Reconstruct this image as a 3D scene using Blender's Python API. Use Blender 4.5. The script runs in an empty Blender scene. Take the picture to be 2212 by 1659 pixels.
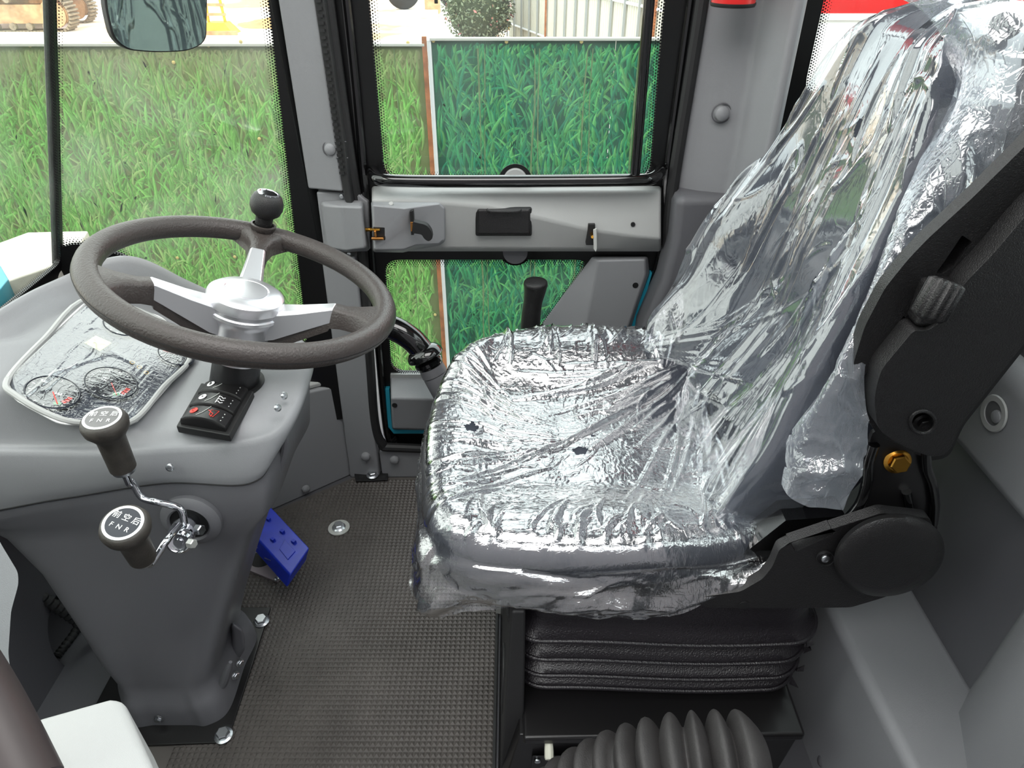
import bpy, bmesh, math, random
import numpy as np
from mathutils import Vector, Matrix, geometry
from mathutils import noise as mnoise
random.seed(7); rng = np.random.default_rng(7)
PI = math.pi
SC = bpy.context.scene; COL = SC.collection
# ---------------------------------------------------------------- camera
cam = bpy.data.objects.new('camera', bpy.data.cameras.new('camera')); COL.objects.link(cam)
CAMZ = 1.3; PITCH = math.radians(34); FPX = 1500.0
cam.location = (0, 0, CAMZ); cam.rotation_euler = (PI/2-PITCH, 0, 0)
cam.data.sensor_width = 36; cam.data.lens = 36*FPX/2212; cam.data.clip_start = .01; cam.data.clip_end = 300
SC.camera = cam
# ---------------------------------------------------------------- world, lights, exposure
w = bpy.data.worlds.new('world'); SC.world = w; w.use_nodes = True
nt = w.node_tree; bg = nt.nodes['Background']
bg.inputs[0].default_value = (.93, .97, 1, 1); bg.inputs[1].default_value = 2.3
sun = bpy.data.objects.new('sun', bpy.data.lights.new('sun', 'SUN')); COL.objects.link(sun)
sun.data.energy = .8; sun.data.angle = math.radians(30); sun.data.color = (1, .97, .92)
sun.rotation_euler = (math.radians(38), math.radians(-14), 0)
cab_fill = bpy.data.objects.new('cab_dome_light', bpy.data.lights.new('cab_dome_light', 'AREA')); COL.objects.link(cab_fill)  # added fill lamp under the roof, brightens the top surfaces
cab_fill.data.energy = 8; cab_fill.data.shape = 'RECTANGLE'; cab_fill.data.size = .9; cab_fill.data.size_y = .7
cab_fill.location = (-.05, .75, 1.76); cab_fill.data.color = (1, .99, .97)
vs = SC.view_settings; vs.view_transform = 'Standard'; vs.look = 'None'; vs.gamma = 1; vs.use_curve_mapping = False
vs.exposure = .72
SC.cycles.max_bounces = 10; SC.cycles.transparent_max_bounces = 16

# ---------------------------------------------------------------- photograph pixel -> point in the world
cF = np.array([0, math.cos(PITCH), -math.sin(PITCH)]); cU = np.array([0, math.sin(PITCH), math.cos(PITCH)]); cR = np.array([1., 0, 0])
cC = np.array([0, 0, CAMZ])
def ray(px, py): return cF+cR*((px-1106)/FPX)+cU*((829.5-py)/FPX)
def PY(px, py, Y): r = ray(px, py); return cC+r*(Y/r[1])
def PX(px, py, X): r = ray(px, py); return cC+r*(X/r[0])
def PZ(px, py, Z): r = ray(px, py); return cC+r*((Z-CAMZ)/r[2])
def PD(px, py, d): return cC+ray(px, py)*d
def PP(px, py, p0, n): r = ray(px, py); n = np.array(n, float); return cC+r*(np.dot(np.array(p0)-cC, n)/np.dot(r, n))
V = lambda *a: np.array(a, float)
def unit(v): v = np.array(v, float); return v/np.linalg.norm(v)
def smooth01(t): t = np.clip(t, 0, 1); return t*t*(3-2*t)

# ---------------------------------------------------------------- materials
def srgb(r, g, b):
    f = lambda c: (c/255/12.92) if c/255 <= .04045 else ((c/255+.055)/1.055)**2.4
    return (f(r), f(g), f(b), 1)
def mat(name, col, rough=.5, metal=0, bump=0, bscale=400, spec=.5, coat=0, mottle=0, mscale=8, emit=None):
    m = bpy.data.materials.new(name); m.use_nodes = True; n = m.node_tree; b = n.nodes['Principled BSDF']
    b.inputs['Base Color'].default_value = col; b.inputs['Roughness'].default_value = rough
    b.inputs['Metallic'].default_value = metal; b.inputs['Specular IOR Level'].default_value = spec
    b.inputs['Coat Weight'].default_value = coat; b.inputs['Coat Roughness'].default_value = .05
    tc = n.nodes.new('ShaderNodeTexCoord')
    if bump:
        t = n.nodes.new('ShaderNodeTexNoise'); t.inputs['Scale'].default_value = bscale; t.inputs['Detail'].default_value = 2
        bp = n.nodes.new('ShaderNodeBump'); bp.inputs['Strength'].default_value = bump; bp.inputs['Distance'].default_value = .001
        n.links.new(tc.outputs['Object'], t.inputs['Vector']); n.links.new(t.outputs['Fac'], bp.inputs['Height'])
        n.links.new(bp.outputs['Normal'], b.inputs['Normal'])
    if mottle:
        t = n.nodes.new('ShaderNodeTexNoise'); t.inputs['Scale'].default_value = mscale; t.inputs['Detail'].default_value = 5
        r = n.nodes.new('ShaderNodeMapRange'); r.inputs[1].default_value = .3; r.inputs[2].default_value = .7
        r.inputs[3].default_value = 1-mottle; r.inputs[4].default_value = 1+mottle
        mx = n.nodes.new('ShaderNodeVectorMath'); mx.operation = 'SCALE'; mx.inputs[0].default_value = col[:3]
        n.links.new(tc.outputs['Object'], t.inputs['Vector']); n.links.new(t.outputs['Fac'], r.inputs[0])
        n.links.new(r.outputs[0], mx.inputs['Scale']); n.links.new(mx.outputs[0], b.inputs['Base Color'])
    if emit: b.inputs['Emission Color'].default_value = emit[:4]; b.inputs['Emission Strength'].default_value = emit[4]
    return m
def attr_mat(name, rough=.5):
    m = mat(name, (1, 1, 1, 1), rough); n = m.node_tree
    a = n.nodes.new('ShaderNodeVertexColor'); a.layer_name = 'Col'
    n.links.new(a.outputs['Color'], n.nodes['Principled BSDF'].inputs['Base Color']); return m
def schlick(N, L, f0, gain, nrm=None, front=False):
    lw = N('ShaderNodeLayerWeight'); lw.inputs['Blend'].default_value = .5
    if nrm: L(nrm, lw.inputs['Normal'])
    p = N('ShaderNodeMath'); p.operation = 'POWER'; p.inputs[1].default_value = 5; L(lw.outputs['Facing'], p.inputs[0])
    a = N('ShaderNodeMath'); a.operation = 'MULTIPLY_ADD'; a.inputs[1].default_value = (1-f0)*gain; a.inputs[2].default_value = f0*gain; a.use_clamp = True; L(p.outputs[0], a.inputs[0])
    if front:
        g = N('ShaderNodeNewGeometry'); s = N('ShaderNodeMath'); s.operation = 'SUBTRACT'; s.inputs[0].default_value = 1; L(g.outputs['Backfacing'], s.inputs[1])
        m = N('ShaderNodeMath'); m.operation = 'MULTIPLY'; L(a.outputs[0], m.inputs[0]); L(s.outputs[0], m.inputs[1]); return m
    return a
def film_mat(name, haze, hcol, crink, scale, rough=.09, spec=2.0):
    m = bpy.data.materials.new(name); m.use_nodes = True; n = m.node_tree
    for x in list(n.nodes): n.nodes.remove(x)
    N = n.nodes.new; L = n.links.new
    out = N('ShaderNodeOutputMaterial'); tc = N('ShaderNodeTexCoord')
    def nz(sc, vec, det=2, dist=0, kind='ShaderNodeTexNoise'):
        mp = N('ShaderNodeMapping'); mp.inputs['Scale'].default_value = vec; mp.inputs['Rotation'].default_value = (random.random()*.4, random.random()*.4, random.random()*6)
        L(tc.outputs['Object'], mp.inputs['Vector'])
        t = N(kind); t.inputs['Scale'].default_value = sc
        if kind == 'ShaderNodeTexNoise': t.inputs['Detail'].default_value = det; t.inputs['Distortion'].default_value = dist
        L(mp.outputs[0], t.inputs['Vector']); return t
    a = nz(scale, (1, 1, 1), 3, 1.2)
    # ridged crinkle: thin creases where noise crosses one half
    def ridge(t, wd):
        s = N('ShaderNodeMath'); s.operation = 'SUBTRACT'; s.inputs[1].default_value = .5; L(t.outputs['Fac'], s.inputs[0])
        ab = N('ShaderNodeMath'); ab.operation = 'ABSOLUTE'; L(s.outputs[0], ab.inputs[0])
        r = N('ShaderNodeMapRange'); r.inputs[1].default_value = 0; r.inputs[2].default_value = wd; r.inputs[3].default_value = 1; r.inputs[4].default_value = 0
        L(ab.outputs[0], r.inputs[0]); return r
    hs = [ridge(nz(scale*.9, (1, 3.5, 1), 1, .6), .06), ridge(nz(scale*1.3, (3, 1, 1), 1, .4), .05), ridge(nz(scale*2.2, (1, 2.2, 1.5), 1, .3), .06)]
    ad = N('ShaderNodeMath'); ad.operation = 'ADD'; L(hs[0].outputs[0], ad.inputs[0]); L(hs[1].outputs[0], ad.inputs[1])
    ad2 = N('ShaderNodeMath'); ad2.operation = 'MULTIPLY_ADD'; ad2.inputs[1].default_value = .6; L(hs[2].outputs[0], ad2.inputs[0]); L(ad.outputs[0], ad2.inputs[2])
    b1 = N('ShaderNodeBump'); b1.inputs['Strength'].default_value = crink; b1.inputs['Distance'].default_value = .0012; L(a.outputs['Fac'], b1.inputs['Height'])
    b2 = N('ShaderNodeBump'); b2.inputs['Strength'].default_value = crink*.7; b2.inputs['Distance'].default_value = .0004; L(ad2.outputs[0], b2.inputs['Height']); L(b1.outputs[0], b2.inputs['Normal'])
    gl = N('ShaderNodeBsdfGlossy'); gl.inputs['Roughness'].default_value = rough; gl.inputs['Color'].default_value = (1, 1, 1, 1); L(b2.outputs[0], gl.inputs['Normal'])
    di = N('ShaderNodeBsdfDiffuse'); di.inputs['Color'].default_value = hcol
    tl = N('ShaderNodeBsdfTranslucent'); tl.inputs['Color'].default_value = hcol
    dm = N('ShaderNodeMixShader'); dm.inputs[0].default_value = .4; L(di.outputs[0], dm.inputs[1]); L(tl.outputs[0], dm.inputs[2])
    tr = N('ShaderNodeBsdfTransparent'); tr.inputs['Color'].default_value = (.97, .98, 1, 1)
    lw = N('ShaderNodeLayerWeight'); lw.inputs['Blend'].default_value = .35
    hz = N('ShaderNodeMath'); hz.operation = 'MULTIPLY_ADD'; hz.inputs[1].default_value = .42; hz.inputs[2].default_value = haze; L(lw.outputs['Facing'], hz.inputs[0])
    pw = N('ShaderNodeMath'); pw.operation = 'POWER'; pw.inputs[1].default_value = 1.6; L(hz.outputs[0], pw.inputs[0])
    m1 = N('ShaderNodeMixShader'); L(pw.outputs[0], m1.inputs[0]); L(tr.outputs[0], m1.inputs[1]); L(dm.outputs[0], m1.inputs[2])
    fm = schlick(N, L, .045, spec, b2.outputs[0])
    m2 = N('ShaderNodeMixShader'); L(fm.outputs[0], m2.inputs[0]); L(m1.outputs[0], m2.inputs[1]); L(gl.outputs[0], m2.inputs[2])
    L(m2.outputs[0], out.inputs[0]); return m
def glass_mat(name, tint=(.93, .97, .95, 1), veil=.03):
    m = bpy.data.materials.new(name); m.use_nodes = True; n = m.node_tree
    for x in list(n.nodes): n.nodes.remove(x)
    N = n.nodes.new; L = n.links.new; out = N('ShaderNodeOutputMaterial')
    tr = N('ShaderNodeBsdfTransparent'); tr.inputs[0].default_value = tint
    di = N('ShaderNodeBsdfDiffuse'); di.inputs[0].default_value = (.9, .92, .9, 1)
    t = N('ShaderNodeTexNoise'); t.inputs['Scale'].default_value = 6; t.inputs['Detail'].default_value = 4
    tc = N('ShaderNodeTexCoord'); L(tc.outputs['Object'], t.inputs['Vector'])
    r = N('ShaderNodeMapRange'); r.inputs[1].default_value = .45; r.inputs[2].default_value = .8; r.inputs[3].default_value = veil*.4; r.inputs[4].default_value = veil*2.2
    L(t.outputs['Fac'], r.inputs[0])
    m1 = N('ShaderNodeMixShader'); L(r.outputs[0], m1.inputs[0]); L(tr.outputs[0], m1.inputs[1]); L(di.outputs[0], m1.inputs[2])
    gl = N('ShaderNodeBsdfGlossy'); gl.inputs['Roughness'].default_value = .01
    fr = schlick(N, L, .05, 1.3, None, True)
    m2 = N('ShaderNodeMixShader'); L(fr.outputs[0], m2.inputs[0]); L(m1.outputs[0], m2.inputs[1]); L(gl.outputs[0], m2.inputs[2])
    L(m2.outputs[0], out.inputs[0]); return m
GREY = mat('grey_plastic', srgb(138, 139, 142), .48, bump=.25, bscale=900)
GREYD = mat('grey_plastic_dark', srgb(97, 97, 101), .5, bump=.25, bscale=900)
GREYL = mat('grey_plastic_light', srgb(172, 173, 172), .5, bump=.25, bscale=900)
FLOORG = mat('dark_grey_vinyl', srgb(82, 82, 86), .55, bump=.2, bscale=500)
BLACK = mat('black_matt', srgb(22, 22, 23), .55)
FRIT = mat('black_glass_print', srgb(10, 10, 11), .35)
BGLOSS = mat('black_gloss_paint', srgb(10, 10, 11), .12, coat=.6)
BSATIN = mat('black_satin_steel', srgb(22, 21, 22), .32)
BTEX = mat('black_textured_plastic', srgb(27, 26, 27), .42, bump=.8, bscale=700)
RUBBER = mat('black_rubber', srgb(34, 34, 35), .6, bump=.2, bscale=600)
GAITER = mat('gaiter_rubber', srgb(42, 40, 40), .62, bump=.5, bscale=500, mottle=.15, mscale=40)
VINYL = mat('bellows_vinyl', srgb(27, 24, 28), .34, bump=.9, bscale=420)
MATR = mat('stud_mat_rubber', srgb(82, 78, 75), .40, mottle=.22, mscale=7)
WHEELR = mat('wheel_rim_rubber', srgb(60, 54, 52), .42, bump=.9, bscale=330)
SLEEVE = mat('black_column_sleeve', srgb(30, 30, 32), .4)
CHROME = mat('chrome', srgb(215, 217, 222), .08, 1)
ALU = mat('brushed_aluminium', srgb(226, 226, 230), .3, .85, bump=.05, bscale=600)
ZINC = mat('zinc_plated_steel', srgb(205, 208, 212), .28, 1)
ZDULL = mat('washer_steel', srgb(205, 206, 202), .4, .6)
GOLD = mat('yellow_zinc', srgb(214, 160, 70), .25, 1)
COPPER = mat('brass_latch', srgb(200, 140, 80), .3, 1)
TEAL = mat('teal_paint', srgb(38, 152, 178), .35)
HOODW = mat('pale_fender_paint', srgb(205, 200, 190), .5, mottle=.08, mscale=20)
BLUE = mat('blue_plastic', srgb(30, 52, 178), .3, mottle=.15, mscale=30)
RED = mat('red_paint', srgb(205, 30, 28), .35)
FABRIC = mat('charcoal_fabric', srgb(50, 54, 64), .85, bump=.6, bscale=900)
FABRICD = mat('dark_fabric_side', srgb(40, 40, 46), .85, bump=.6, bscale=900)
WHITEP = mat('white_print', srgb(240, 240, 240), .5)
REDP = mat('red_print', srgb(230, 70, 60), .5)
MIRROR = mat('mirror_glass', srgb(170, 190, 182), .02, 1)
FILM = film_mat('clear_film', .08, (.74, .80, .90, 1), .3, 38, .13, 7.0)
FILM4 = film_mat('clear_film_drape', .30, (.74, .80, .90, 1), 1.0, 26, .08, 3.0)
FILM2 = film_mat('clear_film_backrest', .11, (.70, .77, .88, 1), .2, 14, .08, 3.6)
FILM3 = film_mat('clear_film_gauges', .03, (.9, .9, .9, 1), .3, 30, .05, 3.8)
GLASS = glass_mat('window_glass'); GLASSV = glass_mat('windscreen_glass_veiled', (.95, .97, .93, 1), .09)

# ---------------------------------------------------------------- object helpers
ORG = {}
def tag(o, label=None, cat=None, group=None, kind=None):
    for k, v in (('label', label), ('category', cat), ('group', group), ('kind', kind)):
        if v: o[k] = v
    return o
def thing(name, loc, label, cat, group=None, kind=None):
    o = bpy.data.objects.new(name, None); o.empty_display_size = .02; COL.objects.link(o); o.location = tuple(loc)
    ORG[o.name] = np.array(loc, float); return tag(o, label, cat, group, kind)
def link(name, me, m, parent=None, base=None, sm=True, ang=35, bev=0, seg=2, sub=0):
    """vertices are given in world coordinates"""
    org = ORG[parent.name] if parent else (np.array(base, float) if base is not None else np.zeros(3))
    if np.any(org): me.transform(Matrix.Translation(Vector(-org)))
    if m: me.materials.append(m)
    if sm:
        me.polygons.foreach_set('use_smooth', [True]*len(me.polygons)); 
        try: me.set_sharp_from_angle(angle=math.radians(ang))
        except Exception: pass
    o = bpy.data.objects.new(name, me); COL.objects.link(o)
    if parent: o.parent = parent
    else: o.location = tuple(org)
    ORG[o.name] = org
    if sub:
        s = o.modifiers.new('sub', 'SUBSURF'); s.levels = sub; s.render_levels = sub
    if bev:
        b = o.modifiers.new('bevel', 'BEVEL'); b.width = bev; b.segments = seg; b.limit_method = 'ANGLE'; b.angle_limit = math.radians(28)
        b.harden_normals = True
    return o
def mesh(name, vs_, fs, m, parent=None, **k):
    me = bpy.data.meshes.new(name); me.from_pydata([tuple(map(float, v)) for v in vs_], [], [tuple(map(int, f)) for f in fs]); me.update()
    return link(name, me, m, parent, **k)
def fix(me):
    bm = bmesh.new(); bm.from_mesh(me); bmesh.ops.recalc_face_normals(bm, faces=bm.faces); bm.to_mesh(me); bm.free()
def box(name, c, s, m, parent=None, rot=None, bev=.002, **k):
    x, y, z = [q/2 for q in s]; R = rot if rot is not None else Matrix.Identity(3)
    vs_ = [Vector(c)+R @ Vector((a*x, b*y, d*z)) for a in (-1, 1) for b in (-1, 1) for d in (-1, 1)]
    fs = [(0, 1, 3, 2), (4, 6, 7, 5), (0, 4, 5, 1), (2, 3, 7, 6), (0, 2, 6, 4), (1, 5, 7, 3)]
    return mesh(name, vs_, fs, m, parent, bev=bev, **k)
def hexa(name, a, b, m, parent=None, bev=.002, **k):
    """solid between two matching polygons a and b (3D points)"""
    n = len(a); vs_ = list(a)+list(b); fs = [tuple(range(n))[::-1], tuple(range(n, 2*n))]+[(i, (i+1) % n, n+(i+1) % n, n+i) for i in range(n)]
    me = bpy.data.meshes.new(name); me.from_pydata([tuple(map(float, v)) for v in vs_], [], fs); fix(me)
    return link(name, me, m, parent, bev=bev, **k)
def plate(name, loops, to3, thick, m, parent=None, bev=.0015, **k):
    """flat plate with holes: loops of 2-D points, to3(u,v,w) -> 3-D; w runs 0..thick"""
    pts = [p for l in loops for p in l]
    tess = geometry.tessellate_polygon([[Vector((p[0], p[1], 0)) for p in l] for l in loops])
    n = len(pts); vs_ = [to3(p[0], p[1], 0) for p in pts]+[to3(p[0], p[1], thick) for p in pts]
    fs = [tuple(t) for t in tess]+[tuple(i+n for i in t[::-1]) for t in tess]
    o = 0
    for l in loops:
        q = len(l); fs += [(o+i, o+(i+1) % q, n+o+(i+1) % q, n+o+i) for i in range(q)]; o += q
    me = bpy.data.meshes.new(name); me.from_pydata([tuple(map(float, v)) for v in vs_], [], fs); fix(me)
    return link(name, me, m, parent, bev=bev, **k)
def rpoly(pts, r=.02, n=5):
    out = []; N = len(pts)
    for i in range(N):
        p = np.array(pts[i][:2], float); a = np.array(pts[i-1][:2], float); b = np.array(pts[(i+1) % N][:2], float)
        rr = pts[i][2] if len(pts[i]) > 2 else r
        la, lb = np.linalg.norm(a-p), np.linalg.norm(b-p); rr = min(rr, la*.49, lb*.49)
        pa = p+(a-p)/la*rr; pb = p+(b-p)/lb*rr
        for t in np.linspace(0, 1, n): out.append(tuple((1-t)**2*pa+2*t*(1-t)*p+t*t*pb))
    return out
def catmull(pts, n=8, closed=False):
    P = [np.array(p, float) for p in pts]; N = len(P); out = []
    for i in range(N if closed else N-1):
        if closed: a, b, c, d = P[i-1], P[i], P[(i+1) % N], P[(i+2) % N]
        else: a, b, c, d = P[max(i-1, 0)], P[i], P[i+1], P[min(i+2, N-1)]
        for t in np.arange(n)/n: out.append(.5*((2*b)+(c-a)*t+(2*a-5*b+4*c-d)*t*t+(3*b-a-3*c+d)*t**3))
    if not closed: out.append(P[-1])
    return np.array(out)
def frames(path):
    P = np.array(path, float); T = np.gradient(P, axis=0); T /= np.linalg.norm(T, axis=1)[:, None]
    u = np.cross(T[0], (0, 0, 1)); 
    if np.linalg.norm(u) < 1e-3: u = np.cross(T[0], (0, 1, 0))
    u = unit(u); Us = []
    for t in T:
        u = unit(u-t*np.dot(u, t)); Us.append(u)
    Us = np.array(Us); return P, T, Us, np.cross(T, Us)
def tube(name, path, r, m, parent=None, seg=14, closed=False, caps=True, flat=1.0, **k):
    P, T, A, B = frames(path); n = len(P); r = np.full(n, r) if np.isscalar(r) else np.array(r, float)
    th = np.linspace(0, 2*PI, seg, endpoint=False)
    vs_ = (P[:, None]+r[:, None, None]*(np.cos(th)[None, :, None]*A[:, None]+flat*np.sin(th)[None, :, None]*B[:, None])).reshape(-1, 3)
    fs = [(i*seg+j, i*seg+(j+1) % seg, (i+1)*seg+(j+1) % seg, (i+1)*seg+j) for i in range(n-1) for j in range(seg)]
    if caps: fs += [tuple(range(seg))[::-1], tuple((n-1)*seg+j for j in range(seg))]
    return mesh(name, vs_, fs, m, parent, **k)
def lathe(name, prof, o, ax, m, parent=None, seg=32, ring=False, **k):
    ax = unit(ax); u = np.cross(ax, (0, 0, 1)); u = unit(u) if np.linalg.norm(u) > 1e-3 else V(1, 0, 0); v = np.cross(ax, u)
    th = np.linspace(0, 2*PI, seg, endpoint=False); o = np.array(o, float)
    vs_ = [o+ax*h+r*(math.cos(t)*u+math.sin(t)*v) for r, h in prof for t in th]; n = len(prof)
    fs = [(i*seg+j, i*seg+(j+1) % seg, (i+1)*seg+(j+1) % seg, (i+1)*seg+j) for i in range(n-1) for j in range(seg)]
    fs += [((n-1)*seg+j, (n-1)*seg+(j+1) % seg, (j+1) % seg, j) for j in range(seg)] if ring else [tuple(range(seg))[::-1], tuple((n-1)*seg+j for j in range(seg))]
    me = bpy.data.meshes.new(name); me.from_pydata([tuple(map(float, p)) for p in vs_], [], fs); fix(me)
    return link(name, me, m, parent, **k)
def loft(name, rings, m, parent=None, cap0=True, cap1=True, **k):
    n = len(rings[0]); vs_ = [p for r in rings for p in r]; R = len(rings)
    fs = [(i*n+j, i*n+(j+1) % n, (i+1)*n+(j+1) % n, (i+1)*n+j) for i in range(R-1) for j in range(n)]
    if cap0: fs.append(tuple(range(n))[::-1])
    if cap1: fs.append(tuple((R-1)*n+j for j in range(n)))
    me = bpy.data.meshes.new(name); me.from_pydata([tuple(map(float, p)) for p in vs_], [], fs); fix(me)
    return link(name, me, m, parent, **k)
def basis(ax):
    ax = unit(ax); u = np.cross(ax, (0, 0, 1)); u = unit(u) if np.linalg.norm(u) > 1e-2 else V(1, 0, 0); return u, np.cross(ax, u), ax
def bolt(name, o, ax, r, m, parent, washer=None, flange=True, h=None):
    """hex head bolt with flange and optional washer, one part (washer a sub-part)"""
    o = np.array(o, float); u, v, ax = basis(ax); h = h or r*.75; vs_ = []; fs = []
    def ring(rr, hh, n, ph=0): 
        b = len(vs_); vs_.extend([o+ax*hh+rr*(math.cos(2*PI*i/n+ph)*u+math.sin(2*PI*i/n+ph)*v) for i in range(n)]); return list(range(b, b+n))
    def skin(a, b): n = len(a); fs.extend([(a[i], a[(i+1) % n], b[(i+1) % n], b[i]) for i in range(n)])
    z0 = 0
    if flange:
        a = ring(r*1.35, 0, 24); b = ring(r*1.35, r*.12, 24); c = ring(r*1.02, r*.3, 24); skin(a, b); skin(b, c); fs.append(tuple(c)); fs.append(tuple(a[::-1])); z0 = r*.25
    a = ring(r, z0, 6, .3); b = ring(r, z0+h*.85, 6, .3); c = ring(r*.86, z0+h, 6, .3); skin(a, b); skin(b, c); fs.append(tuple(c))
    d = mesh(name, vs_, fs, m, parent, ang=25)
    if washer: lathe('washer', [(washer*.2, -.003), (washer, -.003), (washer, -.0002), (washer*.2, -.0002)], o, ax, ZDULL, d)
    return d
def cap(name, o, ax, r, m, parent, hh=.5): return lathe(name, [(r, -r*.2), (r, .1*r), (r*.9, hh*r*.6), (r*.6, hh*r*.9), (r*.1, hh*r)], o, ax, m, parent, seg=20)
def screw(o, ax, r, m, parent, name='screw'): return cap(name, o, ax, r, m, parent, .6)
def text(name, s, size, o, ux, uy, m, parent, ext=.0003, align='CENTER'):
    cu = bpy.data.curves.new(name, 'FONT'); cu.body = s; cu.size = size; cu.align_x = align; cu.align_y = 'CENTER'; cu.extrude = ext
    t = bpy.data.objects.new(name, cu); COL.objects.link(t); bpy.context.view_layer.update()
    me = bpy.data.meshes.new_from_object(t.evaluated_get(bpy.context.evaluated_depsgraph_get())); bpy.data.objects.remove(t)
    ux = unit(ux); uy = unit(uy); uz = np.cross(ux, uy)
    M = Matrix(((ux[0], uy[0], uz[0], o[0]), (ux[1], uy[1], uz[1], o[1]), (ux[2], uy[2], uz[2], o[2]), (0, 0, 0, 1)))
    me.transform(M); me.materials.clear(); return link(name, me, m, parent, sm=False)
def frit_dots(name, loop, to3, m, parent, rows=4, pitch=.0052, r0=.0021):
    P = np.array(loop, float); Q = np.roll(P, -1, 0); L = np.linalg.norm(Q-P, axis=1)
    area = .5*np.sum(P[:, 0]*Q[:, 1]-Q[:, 0]*P[:, 1]); sgn = 1 if area > 0 else -1
    cum = np.concatenate([[0], np.cumsum(L)]); vs_ = []; fs = []
    for k in range(rows):
        n = int(cum[-1]/pitch); r = r0*(1-.2*k)
        for i in range(n):
            s = (i+.5*(k % 2))*pitch; j = min(np.searchsorted(cum, s, 'right')-1, len(P)-1)
            if L[j] < 1e-6: continue
            t = (Q[j]-P[j])/L[j]; nrm = np.array([-t[1], t[0]])*sgn; c = P[j]+t*(s-cum[j])+nrm*(pitch*.85*(k+.35))
            b = len(vs_); vs_ += [to3(c[0]+r*math.cos(a), c[1]+r*math.sin(a), 0) for a in (0, 1.05, 2.09, 3.14, 4.19, 5.24)]; fs.append(tuple(range(b, b+6)))
    o = mesh(name, vs_, fs, m, parent, sm=False); o['kind'] = 'stuff'; return o
def vnoise(P, sc, seed=0, octv=3):
    """vectorised value noise on 2-D or 3-D points"""
    P = np.asarray(P, float)*sc; out = 0; a = 1
    def h(ix): 
        v = np.zeros(ix.shape[:-1])
        k = (12.9898, 78.233, 37.719)
        for d in range(ix.shape[-1]): v = v+ix[..., d]*k[d]
        return np.mod(np.sin(v+seed*3.7)*43758.5453, 1)
    for o in range(octv):
        i = np.floor(P); f = P-i; f = f*f*(3-2*f); D = P.shape[-1]; s = 0
        for c in range(2**D):
            bits = np.array([(c >> d) & 1 for d in range(D)]); wgt = np.prod(np.where(bits, f, 1-f), axis=-1); s = s+wgt*h(i+bits)
        out = out+a*(s-.5); a *= .5; P = P*2.03+11.3
    return out
# ================================================================ THE SETTING
def S(o, label, cat): return tag(o, label, cat, kind='structure')
YW = 1.5
def dpx(px, py, Y=YW): p = PY(px, py, Y); return (p[0], p[2])
def inY(Y): return lambda u, v, w_: (u, Y-w_, v)
# floor (steel and vinyl under the studded mat)
S(box('floor', (-.1, .85, -.03), (2.1, 1.5, .06), FLOORG), 'dark grey cab floor showing left of the pedestal', 'floor')
ceil = S(plate('ceiling', [[(-.66, -.0), (.9, -.0), (.9, 1.52), (-.66, 1.52)]], lambda u, v, w_: (u, v, 1.8+w_), .04, GREYL, base=(0, .8, 1.8)), 'pale cab roof lining', 'ceiling')

# --- ground outside
def ground_mat():
    m = mat('pale_yard_ground', srgb(235, 228, 215), .8); n = m.node_tree; N = n.nodes.new; L = n.links.new
    tc = N('ShaderNodeTexCoord'); t = N('ShaderNodeTexNoise'); t.inputs['Scale'].default_value = .35; t.inputs['Detail'].default_value = 8
    L(tc.outputs['Object'], t.inputs['Vector']); c = N('ShaderNodeValToRGB'); c.color_ramp.elements[0].position = .44; c.color_ramp.elements[0].color = srgb(248, 244, 236)
    c.color_ramp.elements[1].position = .60; c.color_ramp.elements[1].color = srgb(205, 165, 115); L(t.outputs['Fac'], c.inputs[0])
    L(c.outputs[0], n.nodes['Principled BSDF'].inputs['Base Color']); return m
GZ = -1.6
S(box('bounce_cut_ground', (0, -4, GZ+.01), (40, 15.8, .02), mat('bounce_cut_grey', srgb(92, 92, 90), .85), bev=0), 'added dark ground cutting bounce light under the machine, hidden by the fence', 'ground')  # dark slab added to soak up ground bounce, hidden behind the fence
S(box('ground', (0, 30, GZ-.1), (120, 90, .2), ground_mat(), bev=0), 'pale sandy yard ground beyond the fence', 'ground')

bw = S(box('sky_blocker_wall', (0, -4.2, GZ+3.4), (30, .3, 6.8), mat('blocker_grey', srgb(120, 118, 120), .7, mottle=.1, mscale=1), bev=0), 'added grey wall, out of view, blocking sky light on the open door side', 'wall')  # unseen wall added to cut sky light through the open door
for k in range(-4, 5): box('blocker_pilaster', (k*3.2, -4.0, GZ+3.4), (.25, .12, 6.8), GREYD, bw, bev=0)
# --- windscreen: pane A looks forward, pane B is the corner pane
aS = V(-.965, 1.35, .66); vS = V(.175, 0, .52)
nB = V(-.0728, .2958, .0245); nA = V(-.52, 0, .175)
def yB(u, v): xl = -.965+.3365*(v-.66); return 1.35+.125*(u-xl)/(-.46-xl)
def inB(u, v, w_): return (u, yB(u, v)-w_, v)      # u = X, v = z
def inA(u, v, w_): return (-.965+(v-.66)*.3365+w_, u, v)                             # u = Y, v = z
def bpx(px, py):
    Y = 1.42
    for _ in range(30): p = PY(px, py, Y); Y = yB(p[0], p[2])
    return (p[0], p[2])
def apx(px, py): p = PP(px, py, aS, nA); return (p[1], p[2])
win2 = S(thing('window_2', (-.7, 1.42, .4), 'right front corner pane of the windscreen with dotted black border', 'window'), None, None)
topL, topR = (-.60, 1.7), (-.462, 1.7)
openB = rpoly([bpx(582, -20)+(0,), topR+(.03,), topL+(.03,), bpx(121, 420)+(0,), bpx(124, 536)+(.01,), bpx(165, 520)+(.02,), bpx(262, 543)+(.05,), bpx(400, 618)+(.2,), bpx(560, 735)+(.1,), bpx(668, 742)+(.03,)][::-1], .01, 6)
outB = [(-.42, .2), (-1.12, .2), (-.985, .6), (-.588, 1.78), (-.42, 1.78)]
plate('glass_frame', [outB, openB], inB, .012, FRIT, win2, 0)
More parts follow.
